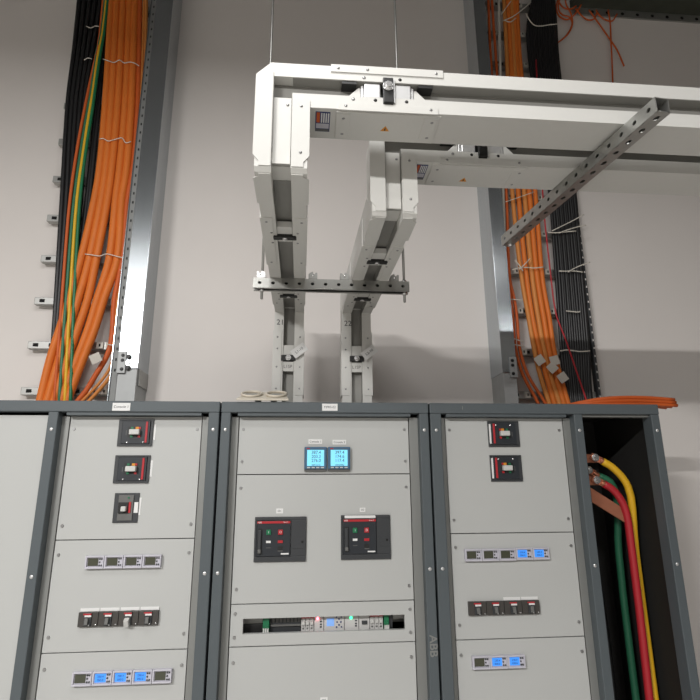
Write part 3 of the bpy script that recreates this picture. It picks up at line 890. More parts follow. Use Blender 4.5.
def clamp(x, s, lab, m):
    t = thing('hold_down_clamp', (x, -.12, 2.476), lab, 'clamp', 'hold-down clamps on the strut')
    x0 = x; x1 = x + s * .034
    b = MB().prism([(x0, -.140, 2.4755), (x1, -.140, 2.4755), (x1, -.140, 2.502), (x1 - s * .007, -.140, 2.502), (x1 - s * .010, -.140, 2.496), (x1 - s * .015, -.140, 2.496), (x1 - s * .018, -.140, 2.506), (x0 + s*.004, -.140, 2.500), (x0, -.140, 2.494)], (0, .036, 0))
    obj('bracket', b, m, t, .001)
    screw(t, ((x0 + x1) / 2, -.140, 2.489), r=.005, m='bolt')
clamp(-.166, -1, 'small bright clamp on the strut beside the left side of the left trunking', 'alu')
clamp(.0, 1, 'small grey clamp on the strut beside the right side of the left trunking', 'galvd')
clamp(.158, -1, 'small grey clamp on the strut beside the left side of the right trunking', 'galvd')
clamp(.322, 1, 'small grey clamp on the strut beside the right side of the right trunking', 'galvd')
# second strut, running away from the camera under both crossing sections
ang = math.atan2(-.985, .135)
L2 = .80
strut2, _ = channel('support_strut', L2, .042, .041, True, 'long perforated steel strut slanting under both crossing trunkings at the right', 'strut', (.768, -.185, 2.6185), ang, pitch=.0500, bottom_holes=True)
obj('end_bolt', MB().cyl((.03, .020, -.014), (.03, .020, .004), .008, n=6), 'bolt', strut2)

# ------------------------------------------------------------------ cable ladders on the wall
def ladder(label, px0, px1, inner, rail, rungs, side, cleats):
    t = thing('cable_ladder', ((px0 + px1) / 2, WY, 0), label, 'cable ladder', 'cable ladders on the wall')
    # galvanised post: folded sheet, front web and both returns
    z1 = 5.8
    b = MB()
    b.box(px0, px1, .57, .575, 2.262, z1)
    xs = px1 if side > 0 else px0
    b.box(xs - (.005 if side > 0 else 0), xs + (0 if side > 0 else .005), .575, WY, 2.262, z1)
    xo = px0 if side > 0 else px1
    b.box(xo - (0 if side > 0 else .005), xo + (.005 if side > 0 else 0), .575, .62, 2.262, z1)
    p = obj('post', b, 'galv', t, .0008)
    # lower post joined on with a splice plate
    b = MB()
    e = .003
    b.box(px0 + e, px1 - e, .574, .579, 0, 2.258)
    b.box(xs - (.008 if side > 0 else -.003), xs + (-.003 if side > 0 else .008), .579, WY, 0, 2.345)
    obj('lower_post', b, 'lowpost', t, .0008)
    sx0, sx1 = (px0, px0 + .040) if side > 0 else (px1 - .040, px1)
    sp = obj('splice_plate', MB().box(sx0, sx1, .562, .569, 2.235, 2.345), 'lowpost', t, .001)
    for z in (2.325, 2.300, 2.255):
        hexbolt(sp, ((sx0 + sx1) / 2 + .004 * side, .562, z), (0, -1, 0), .006, .006, 'black')
    if side > 0:
        for z, m in ((2.318, 'black'), (2.287, 'bolt'), (2.262, 'black')):
            hexbolt(t, (sx1 + .012, .569, z), (0, -1, 0), .009, .012, m)
        obj('gusset', MB().box(xs - .002, xs + .004, .60, WY - .01, 2.18, 2.262), 'galvd', t, .001)
    # perforated inner rail and the far rail
    if inner:
        ri = obj('inner_rail', MB().box(inner[0], inner[1], .60, .66, 0, z1), 'rail', t, .001)
        for k in range(44):
            z = 2.25 + k * .055
            obj('slot', MB().box(inner[0] + .012, inner[0] + .019, .5985, .6005, z, z + .014), 'hole', ri)
        obj('edge', MB().box(inner[0] - .003, inner[0], .59, .66, 0, z1), 'galv', ri)
    if rail:
        rr = obj('far_rail', MB().box(rail[0], rail[1], .678, .715, 0, z1), 'charcoal', t, .001)
        for k in range(60):
            z = 2.15 + k * .046
            obj('slot', MB().box(rail[0] + .007, rail[1] - .004, .6765, .6785, z, z + .011), 'wall', rr)
    a, c = rungs[0]
    for z in rungs[1]:
        g = obj('rung', MB().box(a, c, .70, .735, z - .020, z + .020), 'galvd', t, .002)
        n = max(2, int((c - a) / .075))
        for k in range(n):
            x = a + (k + .5) * (c - a) / n
            obj('slot', MB().box(x - .013, x + .013, .6985, .7005, z - .009, z + .009), 'hole', g)
        for x in cleats:
            cl = obj('cleat', MB().box(x - .017, x + .017, .690, .7005, z - .017, z + .017), 'pvc', g, .001)
            obj('cleat_hole', MB().box(x - .004, x + .004, .6885, .6905, z - .007, z + .007), 'hole', g)
    return t
zr = [2.165 + .2425 * k for k in range(13)]
ladder('left wall cable ladder with a shiny galvanised post, behind the left cabinet', -.940, -.842, (-.977, -.947), None, ((-1.45, -.977), zr), +1, (-1.085, -1.037))
ladder('right wall cable ladder with a shiny galvanised post, behind the right cabinet', 1.028, 1.106, None, (1.603, 1.620), ((1.108, 1.603), zr), -1, (1.208, 1.396))

# ------------------------------------------------------------------ cables
# centre lines in metres
CABLES = {'left_big':[[(-1.241,0.645,4.683),(-1.235,0.645,4.591),(-1.192,0.645,3.871),(-1.177,0.645,3.411),(-1.184,0.645,3.223),(-1.212,0.645,2.894),(-1.256,0.645,2.583),(-1.301,0.645,2.315),(-1.328,0.645,2.011)],
[(-1.209,0.645,4.686),(-1.202,0.645,4.594),(-1.159,0.645,3.873),(-1.144,0.645,3.412),(-1.148,0.645,3.225),(-1.172,0.645,2.866),(-1.203,0.645,2.639),(-1.25,0.645,2.368),(-1.3,0.645,2.011)],
[(-1.17,0.645,4.69),(-1.164,0.645,4.598),(-1.122,0.645,3.876),(-1.112,0.645,3.414),(-1.115,0.645,3.226),(-1.136,0.645,2.868),(-1.155,0.645,2.64),(-1.197,0.645,2.422),(-1.271,0.645,2.011)],
[(-1.131,0.645,4.693),(-1.125,0.645,4.601),(-1.081,0.645,3.878),(-1.069,0.645,3.416),(-1.071,0.645,3.228),(-1.069,0.645,2.87),(-1.107,0.645,2.642),(-1.134,0.645,2.477),(-1.174,0.645,2.306),(-1.243,0.645,2.012)],
[(-1.101,0.645,4.696),(-1.095,0.645,4.604),(-1.047,0.645,3.88),(-1.032,0.645,3.418),(-1.039,0.645,3.229),(-1.028,0.645,2.871),(-1.074,0.645,2.642),(-1.1,0.645,2.488),(-1.144,0.645,2.307),(-1.215,0.645,2.012)]],
'left_thin':[[(-1.074,0.65,4.704),(-1.068,0.65,4.611),(-1.014,0.65,3.887),(-1.0,0.65,3.423),(-1.011,0.65,3.234),(-1.003,0.65,2.874),(-1.021,0.65,2.645),(-1.013,0.65,2.426),(-1.029,0.65,2.336),(-1.074,0.65,2.236),(-1.11,0.65,2.158),(-1.154,0.65,2.087),(-1.176,0.65,1.988)],
[(-1.051,0.65,4.706),(-1.044,0.65,4.614),(-0.996,0.65,3.888),(-0.982,0.65,3.424),(-0.986,0.65,3.235),(-0.981,0.65,2.875),(-1.004,0.65,2.646),(-1.0,0.65,2.427),(-1.003,0.65,2.289),(-1.042,0.65,2.21),(-1.097,0.65,2.138),(-1.131,0.65,2.092),(-1.157,0.65,1.988)],
[(-1.036,0.65,4.708),(-1.029,0.65,4.615),(-0.979,0.65,3.889),(-0.968,0.65,3.424),(-0.973,0.65,3.235),(-0.965,0.65,2.875),(-0.987,0.65,2.646),(-0.98,0.65,2.427),(-0.979,0.65,2.336),(-0.992,0.65,2.252),(-1.034,0.65,2.18),(-1.085,0.65,2.113),(-1.119,0.65,2.072),(-1.138,0.65,1.988)]],
'left_earth':[[(-1.252,0.63,4.665),(-1.248,0.63,4.513),(-1.246,0.63,4.306),(-1.251,0.63,4.154),(-1.253,0.63,3.902),(-1.253,0.63,3.774),(-1.258,0.63,3.524),(-1.254,0.63,3.212),(-1.216,0.63,2.634),(-1.161,0.63,2.01)],
[(-1.261,0.63,4.664),(-1.257,0.63,4.512),(-1.255,0.63,4.305),(-1.263,0.63,4.153),(-1.264,0.63,3.902),(-1.267,0.63,3.773),(-1.271,0.63,3.524),(-1.27,0.63,3.211),(-1.236,0.63,2.633),(-1.189,0.63,2.01)],
[(-1.27,0.63,4.664),(-1.265,0.63,4.512),(-1.265,0.63,4.304),(-1.273,0.63,4.152),(-1.274,0.63,3.901),(-1.279,0.63,3.772),(-1.285,0.63,3.523),(-1.285,0.63,3.21),(-1.256,0.63,2.633),(-1.217,0.63,2.01)],
[(-1.279,0.63,4.663),(-1.274,0.63,4.511),(-1.268,0.63,4.253),(-1.28,0.63,4.06),(-1.29,0.63,3.9),(-1.297,0.63,3.771),(-1.306,0.63,3.522),(-1.306,0.63,3.209),(-1.276,0.63,2.632),(-1.241,0.63,2.01)]],
'left_black':[[(-1.282,0.675,4.714),(-1.269,0.675,4.545),(-1.257,0.675,4.321),(-1.247,0.675,4.032),(-1.238,0.675,3.757),(-1.229,0.675,3.428),(-1.222,0.675,3.056),(-1.227,0.675,2.649),(-1.247,0.675,2.015)],
[(-1.291,0.675,4.713),(-1.277,0.675,4.544),(-1.267,0.675,4.32),(-1.262,0.675,4.031),(-1.253,0.675,3.756),(-1.243,0.675,3.427),(-1.238,0.675,3.055),(-1.247,0.675,2.649),(-1.276,0.675,2.015)],
[(-1.436,0.655,4.677),(-1.431,0.655,4.586),(-1.416,0.655,4.216),(-1.408,0.655,3.866),(-1.361,0.655,3.222),(-1.318,0.655,2.64),(-1.276,0.655,2.013)],
[(-1.43,0.675,4.701),(-1.426,0.675,4.608),(-1.413,0.675,4.235),(-1.406,0.675,3.882),(-1.36,0.675,3.233),(-1.32,0.675,2.647),(-1.279,0.675,2.015)],
[(-1.404,0.655,4.68),(-1.4,0.655,4.588),(-1.389,0.655,4.218),(-1.384,0.655,3.867),(-1.338,0.655,3.223),(-1.303,0.655,2.64),(-1.264,0.655,2.013)],
[(-1.399,0.675,4.704),(-1.394,0.675,4.611),(-1.386,0.675,4.237),(-1.383,0.675,3.884),(-1.337,0.675,3.234),(-1.304,0.675,2.647),(-1.267,0.675,2.015)],
[(-1.373,0.655,4.683),(-1.368,0.655,4.591),(-1.363,0.655,4.22),(-1.361,0.655,3.869),(-1.316,0.655,3.224),(-1.287,0.655,2.641),(-1.251,0.655,2.013)],
[(-1.367,0.675,4.707),(-1.363,0.675,4.614),(-1.36,0.675,4.239),(-1.359,0.675,3.885),(-1.315,0.675,3.235),(-1.289,0.675,2.648),(-1.254,0.675,2.015)],
[(-1.341,0.655,4.686),(-1.337,0.655,4.594),(-1.336,0.655,4.222),(-1.337,0.655,3.87),(-1.294,0.655,3.224),(-1.271,0.655,2.641),(-1.238,0.655,2.013)],
[(-1.335,0.675,4.709),(-1.331,0.675,4.617),(-1.333,0.675,4.241),(-1.335,0.675,3.887),(-1.292,0.675,3.236),(-1.273,0.675,2.648),(-1.241,0.675,2.015)],
[(-1.309,0.655,4.689),(-1.305,0.655,4.596),(-1.309,0.655,4.224),(-1.314,0.655,3.872),(-1.271,0.655,3.225),(-1.256,0.655,2.642),(-1.225,0.655,2.013)],
[(-1.303,0.675,4.712),(-1.299,0.675,4.619),(-1.306,0.675,4.243),(-1.312,0.675,3.888),(-1.27,0.675,3.237),(-1.257,0.675,2.649),(-1.228,0.675,2.015)]],
'right_big':[[(1.274,0.645,4.909),(1.268,0.645,4.808),(1.249,0.645,4.328),(1.204,0.645,3.392),(1.214,0.645,2.818),(1.233,0.645,2.579),(1.246,0.645,2.418),(1.266,0.645,2.266),(1.301,0.645,2.113),(1.319,0.645,2.021)],
[(1.301,0.645,4.911),(1.296,0.645,4.811),(1.276,0.645,4.33),(1.241,0.645,3.393),(1.243,0.645,2.819),(1.256,0.645,2.58),(1.275,0.645,2.418),(1.3,0.645,2.266),(1.329,0.645,2.113),(1.347,0.645,2.021)],
[(1.325,0.645,4.913),(1.319,0.645,4.813),(1.296,0.645,4.331),(1.278,0.645,3.395),(1.276,0.645,2.819),(1.288,0.645,2.58),(1.301,0.645,2.418),(1.322,0.645,2.266),(1.357,0.645,2.113),(1.375,0.645,2.021)],
[(1.343,0.645,4.915),(1.337,0.645,4.814),(1.316,0.645,4.332),(1.309,0.645,3.396),(1.305,0.645,2.82),(1.32,0.645,2.581),(1.329,0.645,2.419),(1.351,0.645,2.267),(1.382,0.645,2.113),(1.397,0.645,2.022)],
[(1.364,0.645,4.917),(1.358,0.645,4.816),(1.336,0.645,4.334),(1.346,0.645,3.398),(1.335,0.645,2.821),(1.352,0.645,2.582),(1.358,0.645,2.419),(1.379,0.645,2.267),(1.407,0.645,2.113),(1.425,0.645,2.022)]],
'right_thin':[[(1.168,0.65,4.905),(1.163,0.65,4.805),(1.144,0.65,4.325),(1.138,0.65,3.392),(1.132,0.65,2.94),(1.141,0.65,2.697),(1.143,0.65,2.579),(1.143,0.65,2.417),(1.172,0.65,2.266),(1.242,0.65,2.113),(1.272,0.65,2.022)],
[(1.193,0.65,4.907),(1.188,0.65,4.807),(1.179,0.65,4.327),(1.169,0.65,3.393),(1.145,0.65,2.818),(1.161,0.65,2.698),(1.166,0.65,2.579),(1.166,0.65,2.418),(1.2,0.65,2.266),(1.281,0.65,2.113),(1.31,0.65,2.022)]],
'white_conduit':[[(1.229,0.625,4.882),(1.223,0.625,4.782),(1.188,0.625,4.191),(1.139,0.625,3.377),(1.116,0.625,2.917),(1.093,0.625,2.512)]],
'red':[[(1.435,0.63,4.327),(1.396,0.63,3.595),(1.38,0.63,3.245),(1.379,0.63,2.939),(1.386,0.63,2.613),(1.406,0.63,2.531),(1.427,0.63,2.457),(1.473,0.63,2.26),(1.499,0.63,2.15),(1.523,0.63,2.02)]],
'right_black':[[(1.494,0.665,4.951),(1.477,0.665,4.849),(1.425,0.665,4.638),(1.41,0.665,4.358),(1.446,0.665,3.415),(1.436,0.665,3.02),(1.42,0.665,2.601),(1.413,0.665,2.414),(1.41,0.665,2.216),(1.407,0.665,2.024)],
[(1.51,0.683,4.974),(1.493,0.683,4.87),(1.443,0.683,4.658),(1.428,0.683,4.376),(1.465,0.683,3.426),(1.459,0.683,3.029),(1.44,0.683,2.607),(1.43,0.683,2.419),(1.429,0.683,2.219),(1.423,0.683,2.026)],
[(1.506,0.665,4.953),(1.49,0.665,4.85),(1.441,0.665,4.639),(1.427,0.665,4.359),(1.461,0.665,3.415),(1.453,0.665,3.021),(1.436,0.665,2.602),(1.427,0.665,2.414),(1.424,0.665,2.216),(1.419,0.665,2.024)],
[(1.522,0.683,4.975),(1.506,0.683,4.871),(1.459,0.683,4.66),(1.445,0.683,4.378),(1.476,0.683,3.427),(1.467,0.683,3.029),(1.451,0.683,2.608),(1.444,0.683,2.419),(1.439,0.683,2.219),(1.435,0.683,2.026)],
[(1.518,0.665,4.954),(1.503,0.665,4.851),(1.458,0.665,4.641),(1.444,0.665,4.361),(1.477,0.665,3.416),(1.47,0.665,3.021),(1.452,0.665,2.602),(1.441,0.665,2.414),(1.438,0.665,2.216),(1.432,0.665,2.024)],
[(1.534,0.683,4.976),(1.52,0.683,4.872),(1.476,0.683,4.661),(1.462,0.683,4.379),(1.492,0.683,3.428),(1.484,0.683,3.03),(1.467,0.683,2.608),(1.458,0.683,2.419),(1.453,0.683,2.219),(1.447,0.683,2.026)],
[(1.531,0.665,4.955),(1.516,0.665,4.852),(1.475,0.665,4.642),(1.46,0.665,4.362),(1.488,0.665,3.416),(1.479,0.665,3.021),(1.463,0.665,2.602),(1.455,0.665,2.414),(1.448,0.665,2.216),(1.444,0.665,2.024)],
[(1.547,0.683,4.977),(1.533,0.683,4.874),(1.493,0.683,4.662),(1.479,0.683,4.38),(1.504,0.683,3.428),(1.493,0.683,3.03),(1.479,0.683,2.608),(1.472,0.683,2.419),(1.463,0.683,2.219),(1.46,0.683,2.026)],
[(1.543,0.665,4.956),(1.529,0.665,4.853),(1.492,0.665,4.643),(1.477,0.665,4.363),(1.504,0.665,3.417),(1.496,0.665,3.022),(1.479,0.665,2.602),(1.469,0.665,2.415),(1.463,0.665,2.216),(1.456,0.665,2.024)],
[(1.559,0.683,4.978),(1.546,0.683,4.875),(1.51,0.683,4.664),(1.496,0.683,4.381),(1.519,0.683,3.429),(1.51,0.683,3.031),(1.495,0.683,2.608),(1.486,0.683,2.419),(1.477,0.683,2.219),(1.472,0.683,2.026)],
[(1.555,0.665,4.957),(1.543,0.665,4.854),(1.509,0.665,4.645),(1.494,0.665,4.364),(1.515,0.665,3.418),(1.504,0.665,3.022),(1.49,0.665,2.603),(1.483,0.665,2.415),(1.473,0.665,2.216),(1.468,0.665,2.024)],
[(1.572,0.683,4.979),(1.559,0.683,4.876),(1.527,0.683,4.665),(1.513,0.683,4.382),(1.535,0.683,3.429),(1.527,0.683,3.031),(1.51,0.683,2.609),(1.5,0.683,2.42),(1.492,0.683,2.22),(1.484,0.683,2.026)],
[(1.568,0.665,4.958),(1.556,0.665,4.856),(1.526,0.665,4.646),(1.511,0.665,4.365),(1.531,0.665,3.418),(1.521,0.665,3.023),(1.506,0.665,2.603),(1.497,0.665,2.415),(1.487,0.665,2.216),(1.481,0.665,2.024)],
[(1.584,0.683,4.98),(1.573,0.683,4.877),(1.544,0.683,4.666),(1.529,0.683,4.384),(1.546,0.683,3.43),(1.536,0.683,3.032),(1.522,0.683,2.609),(1.514,0.683,2.42),(1.502,0.683,2.22),(1.497,0.683,2.026)],
[(1.58,0.665,4.959),(1.569,0.665,4.857),(1.543,0.665,4.647),(1.528,0.665,4.367),(1.542,0.665,3.419),(1.53,0.665,3.023),(1.518,0.665,2.603),(1.511,0.665,2.415),(1.497,0.665,2.216),(1.493,0.665,2.024)],
[(1.597,0.683,4.981),(1.586,0.683,4.878),(1.561,0.683,4.668),(1.546,0.683,4.385),(1.562,0.683,3.431),(1.553,0.683,3.032),(1.538,0.683,2.609),(1.528,0.683,2.42),(1.516,0.683,2.22),(1.509,0.683,2.026)],
[(1.592,0.665,4.96),(1.582,0.665,4.858),(1.56,0.665,4.649),(1.545,0.665,4.368),(1.557,0.665,3.42),(1.547,0.665,3.024),(1.533,0.665,2.604),(1.525,0.665,2.416),(1.511,0.665,2.217),(1.505,0.665,2.024)],
[(1.609,0.683,4.982),(1.599,0.683,4.879),(1.578,0.683,4.669),(1.563,0.683,4.386),(1.574,0.683,3.431),(1.561,0.683,3.033),(1.549,0.683,2.61),(1.542,0.683,2.42),(1.526,0.683,2.22),(1.521,0.683,2.026)],
[(1.605,0.665,4.961),(1.595,0.665,4.859),(1.576,0.665,4.65),(1.562,0.665,4.369),(1.573,0.665,3.42),(1.564,0.665,3.024),(1.549,0.665,2.604),(1.539,0.665,2.416),(1.526,0.665,2.217),(1.517,0.665,2.024)],
[(1.622,0.683,4.984),(1.613,0.683,4.88),(1.596,0.683,4.67),(1.58,0.683,4.387),(1.589,0.683,3.432),(1.579,0.683,3.033),(1.565,0.683,2.61),(1.556,0.683,2.421),(1.541,0.683,2.22),(1.534,0.683,2.026)],
[(1.617,0.665,4.963),(1.609,0.665,4.86),(1.593,0.665,4.652),(1.578,0.665,4.37),(1.584,0.665,3.421),(1.572,0.665,3.024),(1.561,0.665,2.604),(1.553,0.665,2.416),(1.536,0.665,2.217),(1.53,0.665,2.024)],
[(1.634,0.683,4.985),(1.626,0.683,4.882),(1.613,0.683,4.672),(1.598,0.683,4.389),(1.601,0.683,3.432),(1.587,0.683,3.033),(1.577,0.683,2.61),(1.57,0.683,2.421),(1.551,0.683,2.22),(1.546,0.683,2.026)],
[(1.63,0.665,4.964),(1.622,0.665,4.861),(1.61,0.665,4.653),(1.595,0.665,4.372),(1.6,0.665,3.421),(1.589,0.665,3.025),(1.576,0.665,2.604),(1.567,0.665,2.416),(1.55,0.665,2.217),(1.542,0.665,2.024)],
[(1.647,0.683,4.986),(1.639,0.683,4.883),(1.63,0.683,4.673),(1.615,0.683,4.39),(1.617,0.683,3.433),(1.604,0.683,3.034),(1.593,0.683,2.61),(1.584,0.683,2.421),(1.565,0.683,2.22),(1.558,0.683,2.027)]],
'loops':[[(1.711,0.72,4.982),(1.68,0.72,4.902),(1.67,0.72,4.841),(1.689,0.72,4.784),(1.737,0.72,4.766),(1.784,0.72,4.8),(1.826,0.72,4.854),(1.862,0.72,4.917)],
[(1.725,0.72,4.983),(1.69,0.72,4.894),(1.688,0.72,4.834),(1.713,0.72,4.802),(1.754,0.72,4.789),(1.771,0.72,4.748),(1.748,0.72,4.68),(1.698,0.72,4.609),(1.644,0.72,4.564)],
[(1.747,0.72,4.985),(1.745,0.72,4.899),(1.771,0.72,4.816),(1.772,0.72,4.732),(1.73,0.72,4.645),(1.667,0.72,4.582)],
[(1.812,0.72,4.862),(1.849,0.72,4.805),(1.888,0.72,4.775),(1.932,0.72,4.787),(1.962,0.72,4.849)],
[(1.906,0.72,4.861),(1.935,0.72,4.804),(1.981,0.72,4.715),(2.02,0.72,4.634),(2.064,0.72,4.539),(2.096,0.72,4.411)],
[(1.957,0.72,4.865),(1.979,0.72,4.816),(2.019,0.72,4.785),(2.061,0.72,4.78),(2.106,0.72,4.844)],
[(2.045,0.72,4.873),(2.046,0.72,4.771),(2.032,0.72,4.619),(2.015,0.72,4.437),(1.992,0.72,4.213)],
[(1.696,0.72,4.981),(1.696,0.72,4.912),(1.726,0.72,4.863),(1.776,0.72,4.859),(1.815,0.72,4.888)]]}
TIES = [('white cable tie across the thick orange cables of the left ladder, topmost', [(-1.226, 0.618, 4.13)
,(-1.191, 0.618, 4.118)
,(-1.161, 0.618, 4.11)
,(-1.132, 0.618, 4.13)
,(-1.104, 0.618, 4.111)
,(-1.071, 0.618, 4.12)
,(-1.041, 0.618, 4.112)
,(-1.017, 0.618, 4.096)], 0.0026)
,('white cable tie across the thick orange cables of the left ladder, second from the top', [(-1.187, 0.618, 3.59)
,(-1.169, 0.618, 3.595)
,(-1.14, 0.618, 3.58)
,(-1.114, 0.618, 3.588)
,(-1.087, 0.618, 3.599)
,(-1.066, 0.618, 3.604)
,(-1.041, 0.618, 3.573)
,(-1.014, 0.618, 3.584)], 0.0026)
,('white cable tie across the thick orange cables of the left ladder, lowest, near the bend', [(-1.186, 0.618, 2.888)
,(-1.149, 0.618, 2.884)
,(-1.108, 0.618, 2.879)
,(-1.078, 0.618, 2.892)
,(-1.047, 0.618, 2.887)
,(-1.01, 0.618, 2.877)
,(-0.973, 0.618, 2.872)], 0.0026)
,('small white cable tie on the thin tan cables of the left ladder, upper one', [(-0.992, 0.63, 3.535)
,(-0.969, 0.63, 3.527)
,(-0.953, 0.63, 3.531)], 0.0026)
,('small white cable tie on the thin tan cables of the left ladder, lower one', [(-1.002, 0.63, 2.808)
,(-0.98, 0.63, 2.802)
,(-0.954, 0.63, 2.8)], 0.0026)
,('white cable tie on the thin orange cables above the left cabinet', [(-1.024, 0.625, 2.398)
,(-1.003, 0.625, 2.393)
,(-0.978, 0.625, 2.388)
,(-0.959, 0.625, 2.394)], 0.0026)
,('white cable tie on the black bundle of the left ladder, upper one', [(-1.355, 0.63, 4.37)
,(-1.325, 0.63, 4.358)
,(-1.303, 0.63, 4.374)
,(-1.28, 0.63, 4.373)], 0.0026)
,('white cable tie on the black bundle of the left ladder, lower one', [(-1.338, 0.63, 4.126)
,(-1.317, 0.63, 4.142)
,(-1.294, 0.63, 4.136)], 0.0026)
,('white cable tie round the black bundle at the upper right, above the trunkings', [(1.408, 0.64, 4.708)
,(1.43, 0.64, 4.645)
,(1.46, 0.64, 4.611)
,(1.501, 0.64, 4.61)
,(1.55, 0.64, 4.622)
,(1.613, 0.64, 4.635)], 0.0035)
,('white cable tie round the black bundle, first below the trunkings', [(1.395, 0.638, 3.117)
,(1.444, 0.638, 3.117)
,(1.493, 0.638, 3.124)
,(1.568, 0.638, 3.133)], 0.0035)
,('white cable tie round the black bundle, second below the trunkings', [(1.436, 0.638, 2.876)
,(1.478, 0.638, 2.876)
,(1.52, 0.638, 2.879)
,(1.579, 0.638, 2.874)], 0.0035)
,('white cable tie round the black bundle, third below the trunkings', [(1.451, 0.638, 2.635)
,(1.486, 0.638, 2.632)
,(1.521, 0.638, 2.63)
,(1.533, 0.638, 2.633)], 0.0035)
,('white cable tie round the black bundle, lowest, just above the cabinet', [(1.39, 0.638, 2.401)
,(1.425, 0.638, 2.407)
,(1.459, 0.638, 2.405)
,(1.499, 0.638, 2.4)
,(1.563, 0.638, 2.404)], 0.0035)
,('long white cable tie tail slanting right from the black bundle, upper one', [(1.417, 0.632, 3.125)
,(1.482, 0.632, 3.159)
,(1.56, 0.632, 3.201)
,(1.626, 0.632, 3.24)], 0.003)
,('long white cable tie tail from the black bundle, just below the upper one', [(1.457, 0.63, 3.112)
,(1.508, 0.63, 3.133)
,(1.572, 0.63, 3.155)
,(1.629, 0.63, 3.17)], 0.003)
,('long white cable tie tail on the black bundle near the middle tie', [(1.485, 0.63, 2.868)
,(1.529, 0.63, 2.894)
,(1.58, 0.63, 2.917)
,(1.625, 0.63, 2.934)], 0.003)
,('white cable tie round the orange cables of the right ladder, with crossed tails', [(1.146, 0.612, 2.863)
,(1.182, 0.612, 2.876)
,(1.229, 0.612, 2.881)
,(1.276, 0.612, 2.879)
,(1.336, 0.612, 2.887)], 0.003)
,('left tail of the crossed cable ties on the orange cables at the right ladder', [(1.166, 0.606, 2.922)
,(1.187, 0.606, 2.892)
,(1.207, 0.606, 2.856)], 0.003)
,('right tail of the crossed cable ties on the orange cables at the right ladder', [(1.252, 0.6, 2.931)
,(1.22, 0.6, 2.897)
,(1.182, 0.6, 2.862)], 0.003)
,('white cable tie on the thin orange cables of the right ladder, middle height', [(1.109, 0.63, 2.689)
,(1.139, 0.63, 2.693)
,(1.173, 0.63, 2.692)
,(1.196, 0.63, 2.688)], 0.003)
,('white cable tie on the thin orange cables at right ladder, upper of the low pair', [(1.118, 0.625, 2.467)
,(1.151, 0.625, 2.456)
,(1.184, 0.625, 2.446)], 0.003)
,('white cable tie on the thin orange cables at right ladder, lower of the low pair', [(1.103, 0.625, 2.433)
,(1.142, 0.625, 2.428)
,(1.187, 0.625, 2.42)], 0.003)
,('long thin white tie slanting across the orange cables under the rear trunking', [(1.14, 0.612, 3.29)
,(1.196, 0.612, 3.312)
,(1.259, 0.612, 3.338)
,(1.322, 0.612, 3.364)], 0.0022)
,('white tie tail slanting up from the orange cables at the upper right, long one', [(1.225, 0.61, 4.596)
,(1.295, 0.61, 4.634)
,(1.367, 0.61, 4.697)
,(1.435, 0.61, 4.767)], 0.003)
,('white tie tail slanting up from the orange cables at the upper right, short one', [(1.237, 0.606, 4.601)
,(1.276, 0.606, 4.588)
,(1.319, 0.606, 4.624)], 0.003)
,('white cable tie tail beside the conduit at the upper right', [(1.217, 0.6, 4.633)
,(1.255, 0.6, 4.692)
,(1.294, 0.6, 4.752)], 0.003)]
KL=(385,98,18,20,18)
LA=(86,)
LB=(-4.7,3.95)
LO=(-.25,-1.45,3.75)
EXPO=0.0
def cable(pts, r, m, name, label, group=None, n=10, res=5, cat='cable'):
    return setp(obj(name, MB().tube(pts, r, n, True, res), m), label, cat, group)
NTH = ['first', 'second', 'third', 'fourth', 'fifth', 'sixth', 'seventh', 'eighth', 'ninth', 'tenth']
for k, p in enumerate(CABLES['left_big']):
    cable(p, .0205, 'orange', 'orange_cable', 'thick orange power cable, %s from the left on the left cable ladder' % NTH[k], 'thick orange cables on the left ladder', 14)
for k, (p, r, m, d) in enumerate(zip(CABLES['left_thin'], (.0135, .0075, .0095), ('orange3', 'orange2', 'orange2'),
        ('reddish orange cable just right of the thick orange ones on the left ladder', 'thinnest tan orange cable on the left ladder, between two thicker ones', 'tan orange cable nearest the post on the left ladder'))):
    cable(p, r, m, 'orange_cable', d, 'thin orange cables on the left ladder')
for k, (p, m, d) in enumerate(zip(CABLES['left_earth'], ('green', 'yellow', 'greenc', 'orange3'),
        ('green earth cable nearest the thick orange cables on the left ladder', 'yellow earth cable beside the green one on the left ladder', 'dark green earth cable left of the yellow one on the left ladder', 'thin brown red cable left of the earth cables on the left ladder'))):
    cable(p, .0085, m, 'earth_cable' if k < 3 else 'thin_cable', d, 'earth cables on the left ladder')
for p in CABLES['left_black']:
    cable(p, .0125, 'blackc', 'black_cable', 'black cable in the bundle at the far left of the left ladder', 'black cables on the left ladder', 8)
for k, p in enumerate(CABLES['right_big']):
    cable(p, (.0125, .014, .014, .0155, .0135)[k], ('orange2', 'orange', 'orange2', 'orange', 'orange')[k], 'orange_cable', 'thick orange power cable, %s from the left on the right cable ladder' % NTH[k], 'thick orange cables on the right ladder', 12)
for p, d in zip(CABLES['right_thin'], ('thin reddish orange cable closest to the post on the right ladder', 'thin reddish orange cable second from the post on the right ladder')):
    cable(p, .0085, 'orange3', 'orange_cable', d, 'thin orange cables on the right ladder')
cable(CABLES['white_conduit'][0], .0085, 'pvc', 'pale_conduit', 'thin pale straight conduit in front of the orange cables, right ladder', None, cat='conduit')
cable(CABLES['red'][0], .0045, 'redc', 'red_cable', 'thin red cable along the left edge of the black bundle', None, 8)
for p in CABLES['right_black']:
    cable(p, .0098, 'blackc', 'black_cable', 'black cable in the bundle on the right ladder, between orange cables and perforated rail', 'black cables on the right ladder', 8)
LOOPL = ['wide orange loop nearest the black bundle, under the high tray', 'orange tail curving down behind the black bundle under the high tray', 'second orange tail curving beside the first under the high tray', 'thin orange loop sagging from the anchor strip, left one', 'orange cable running slantwise down from the anchor strip at right', 'thin orange loop sagging from the anchor strip, right one', 'orange cable hanging straight down at the far upper right', 'short orange cable lying along the anchor strip by the bundle']
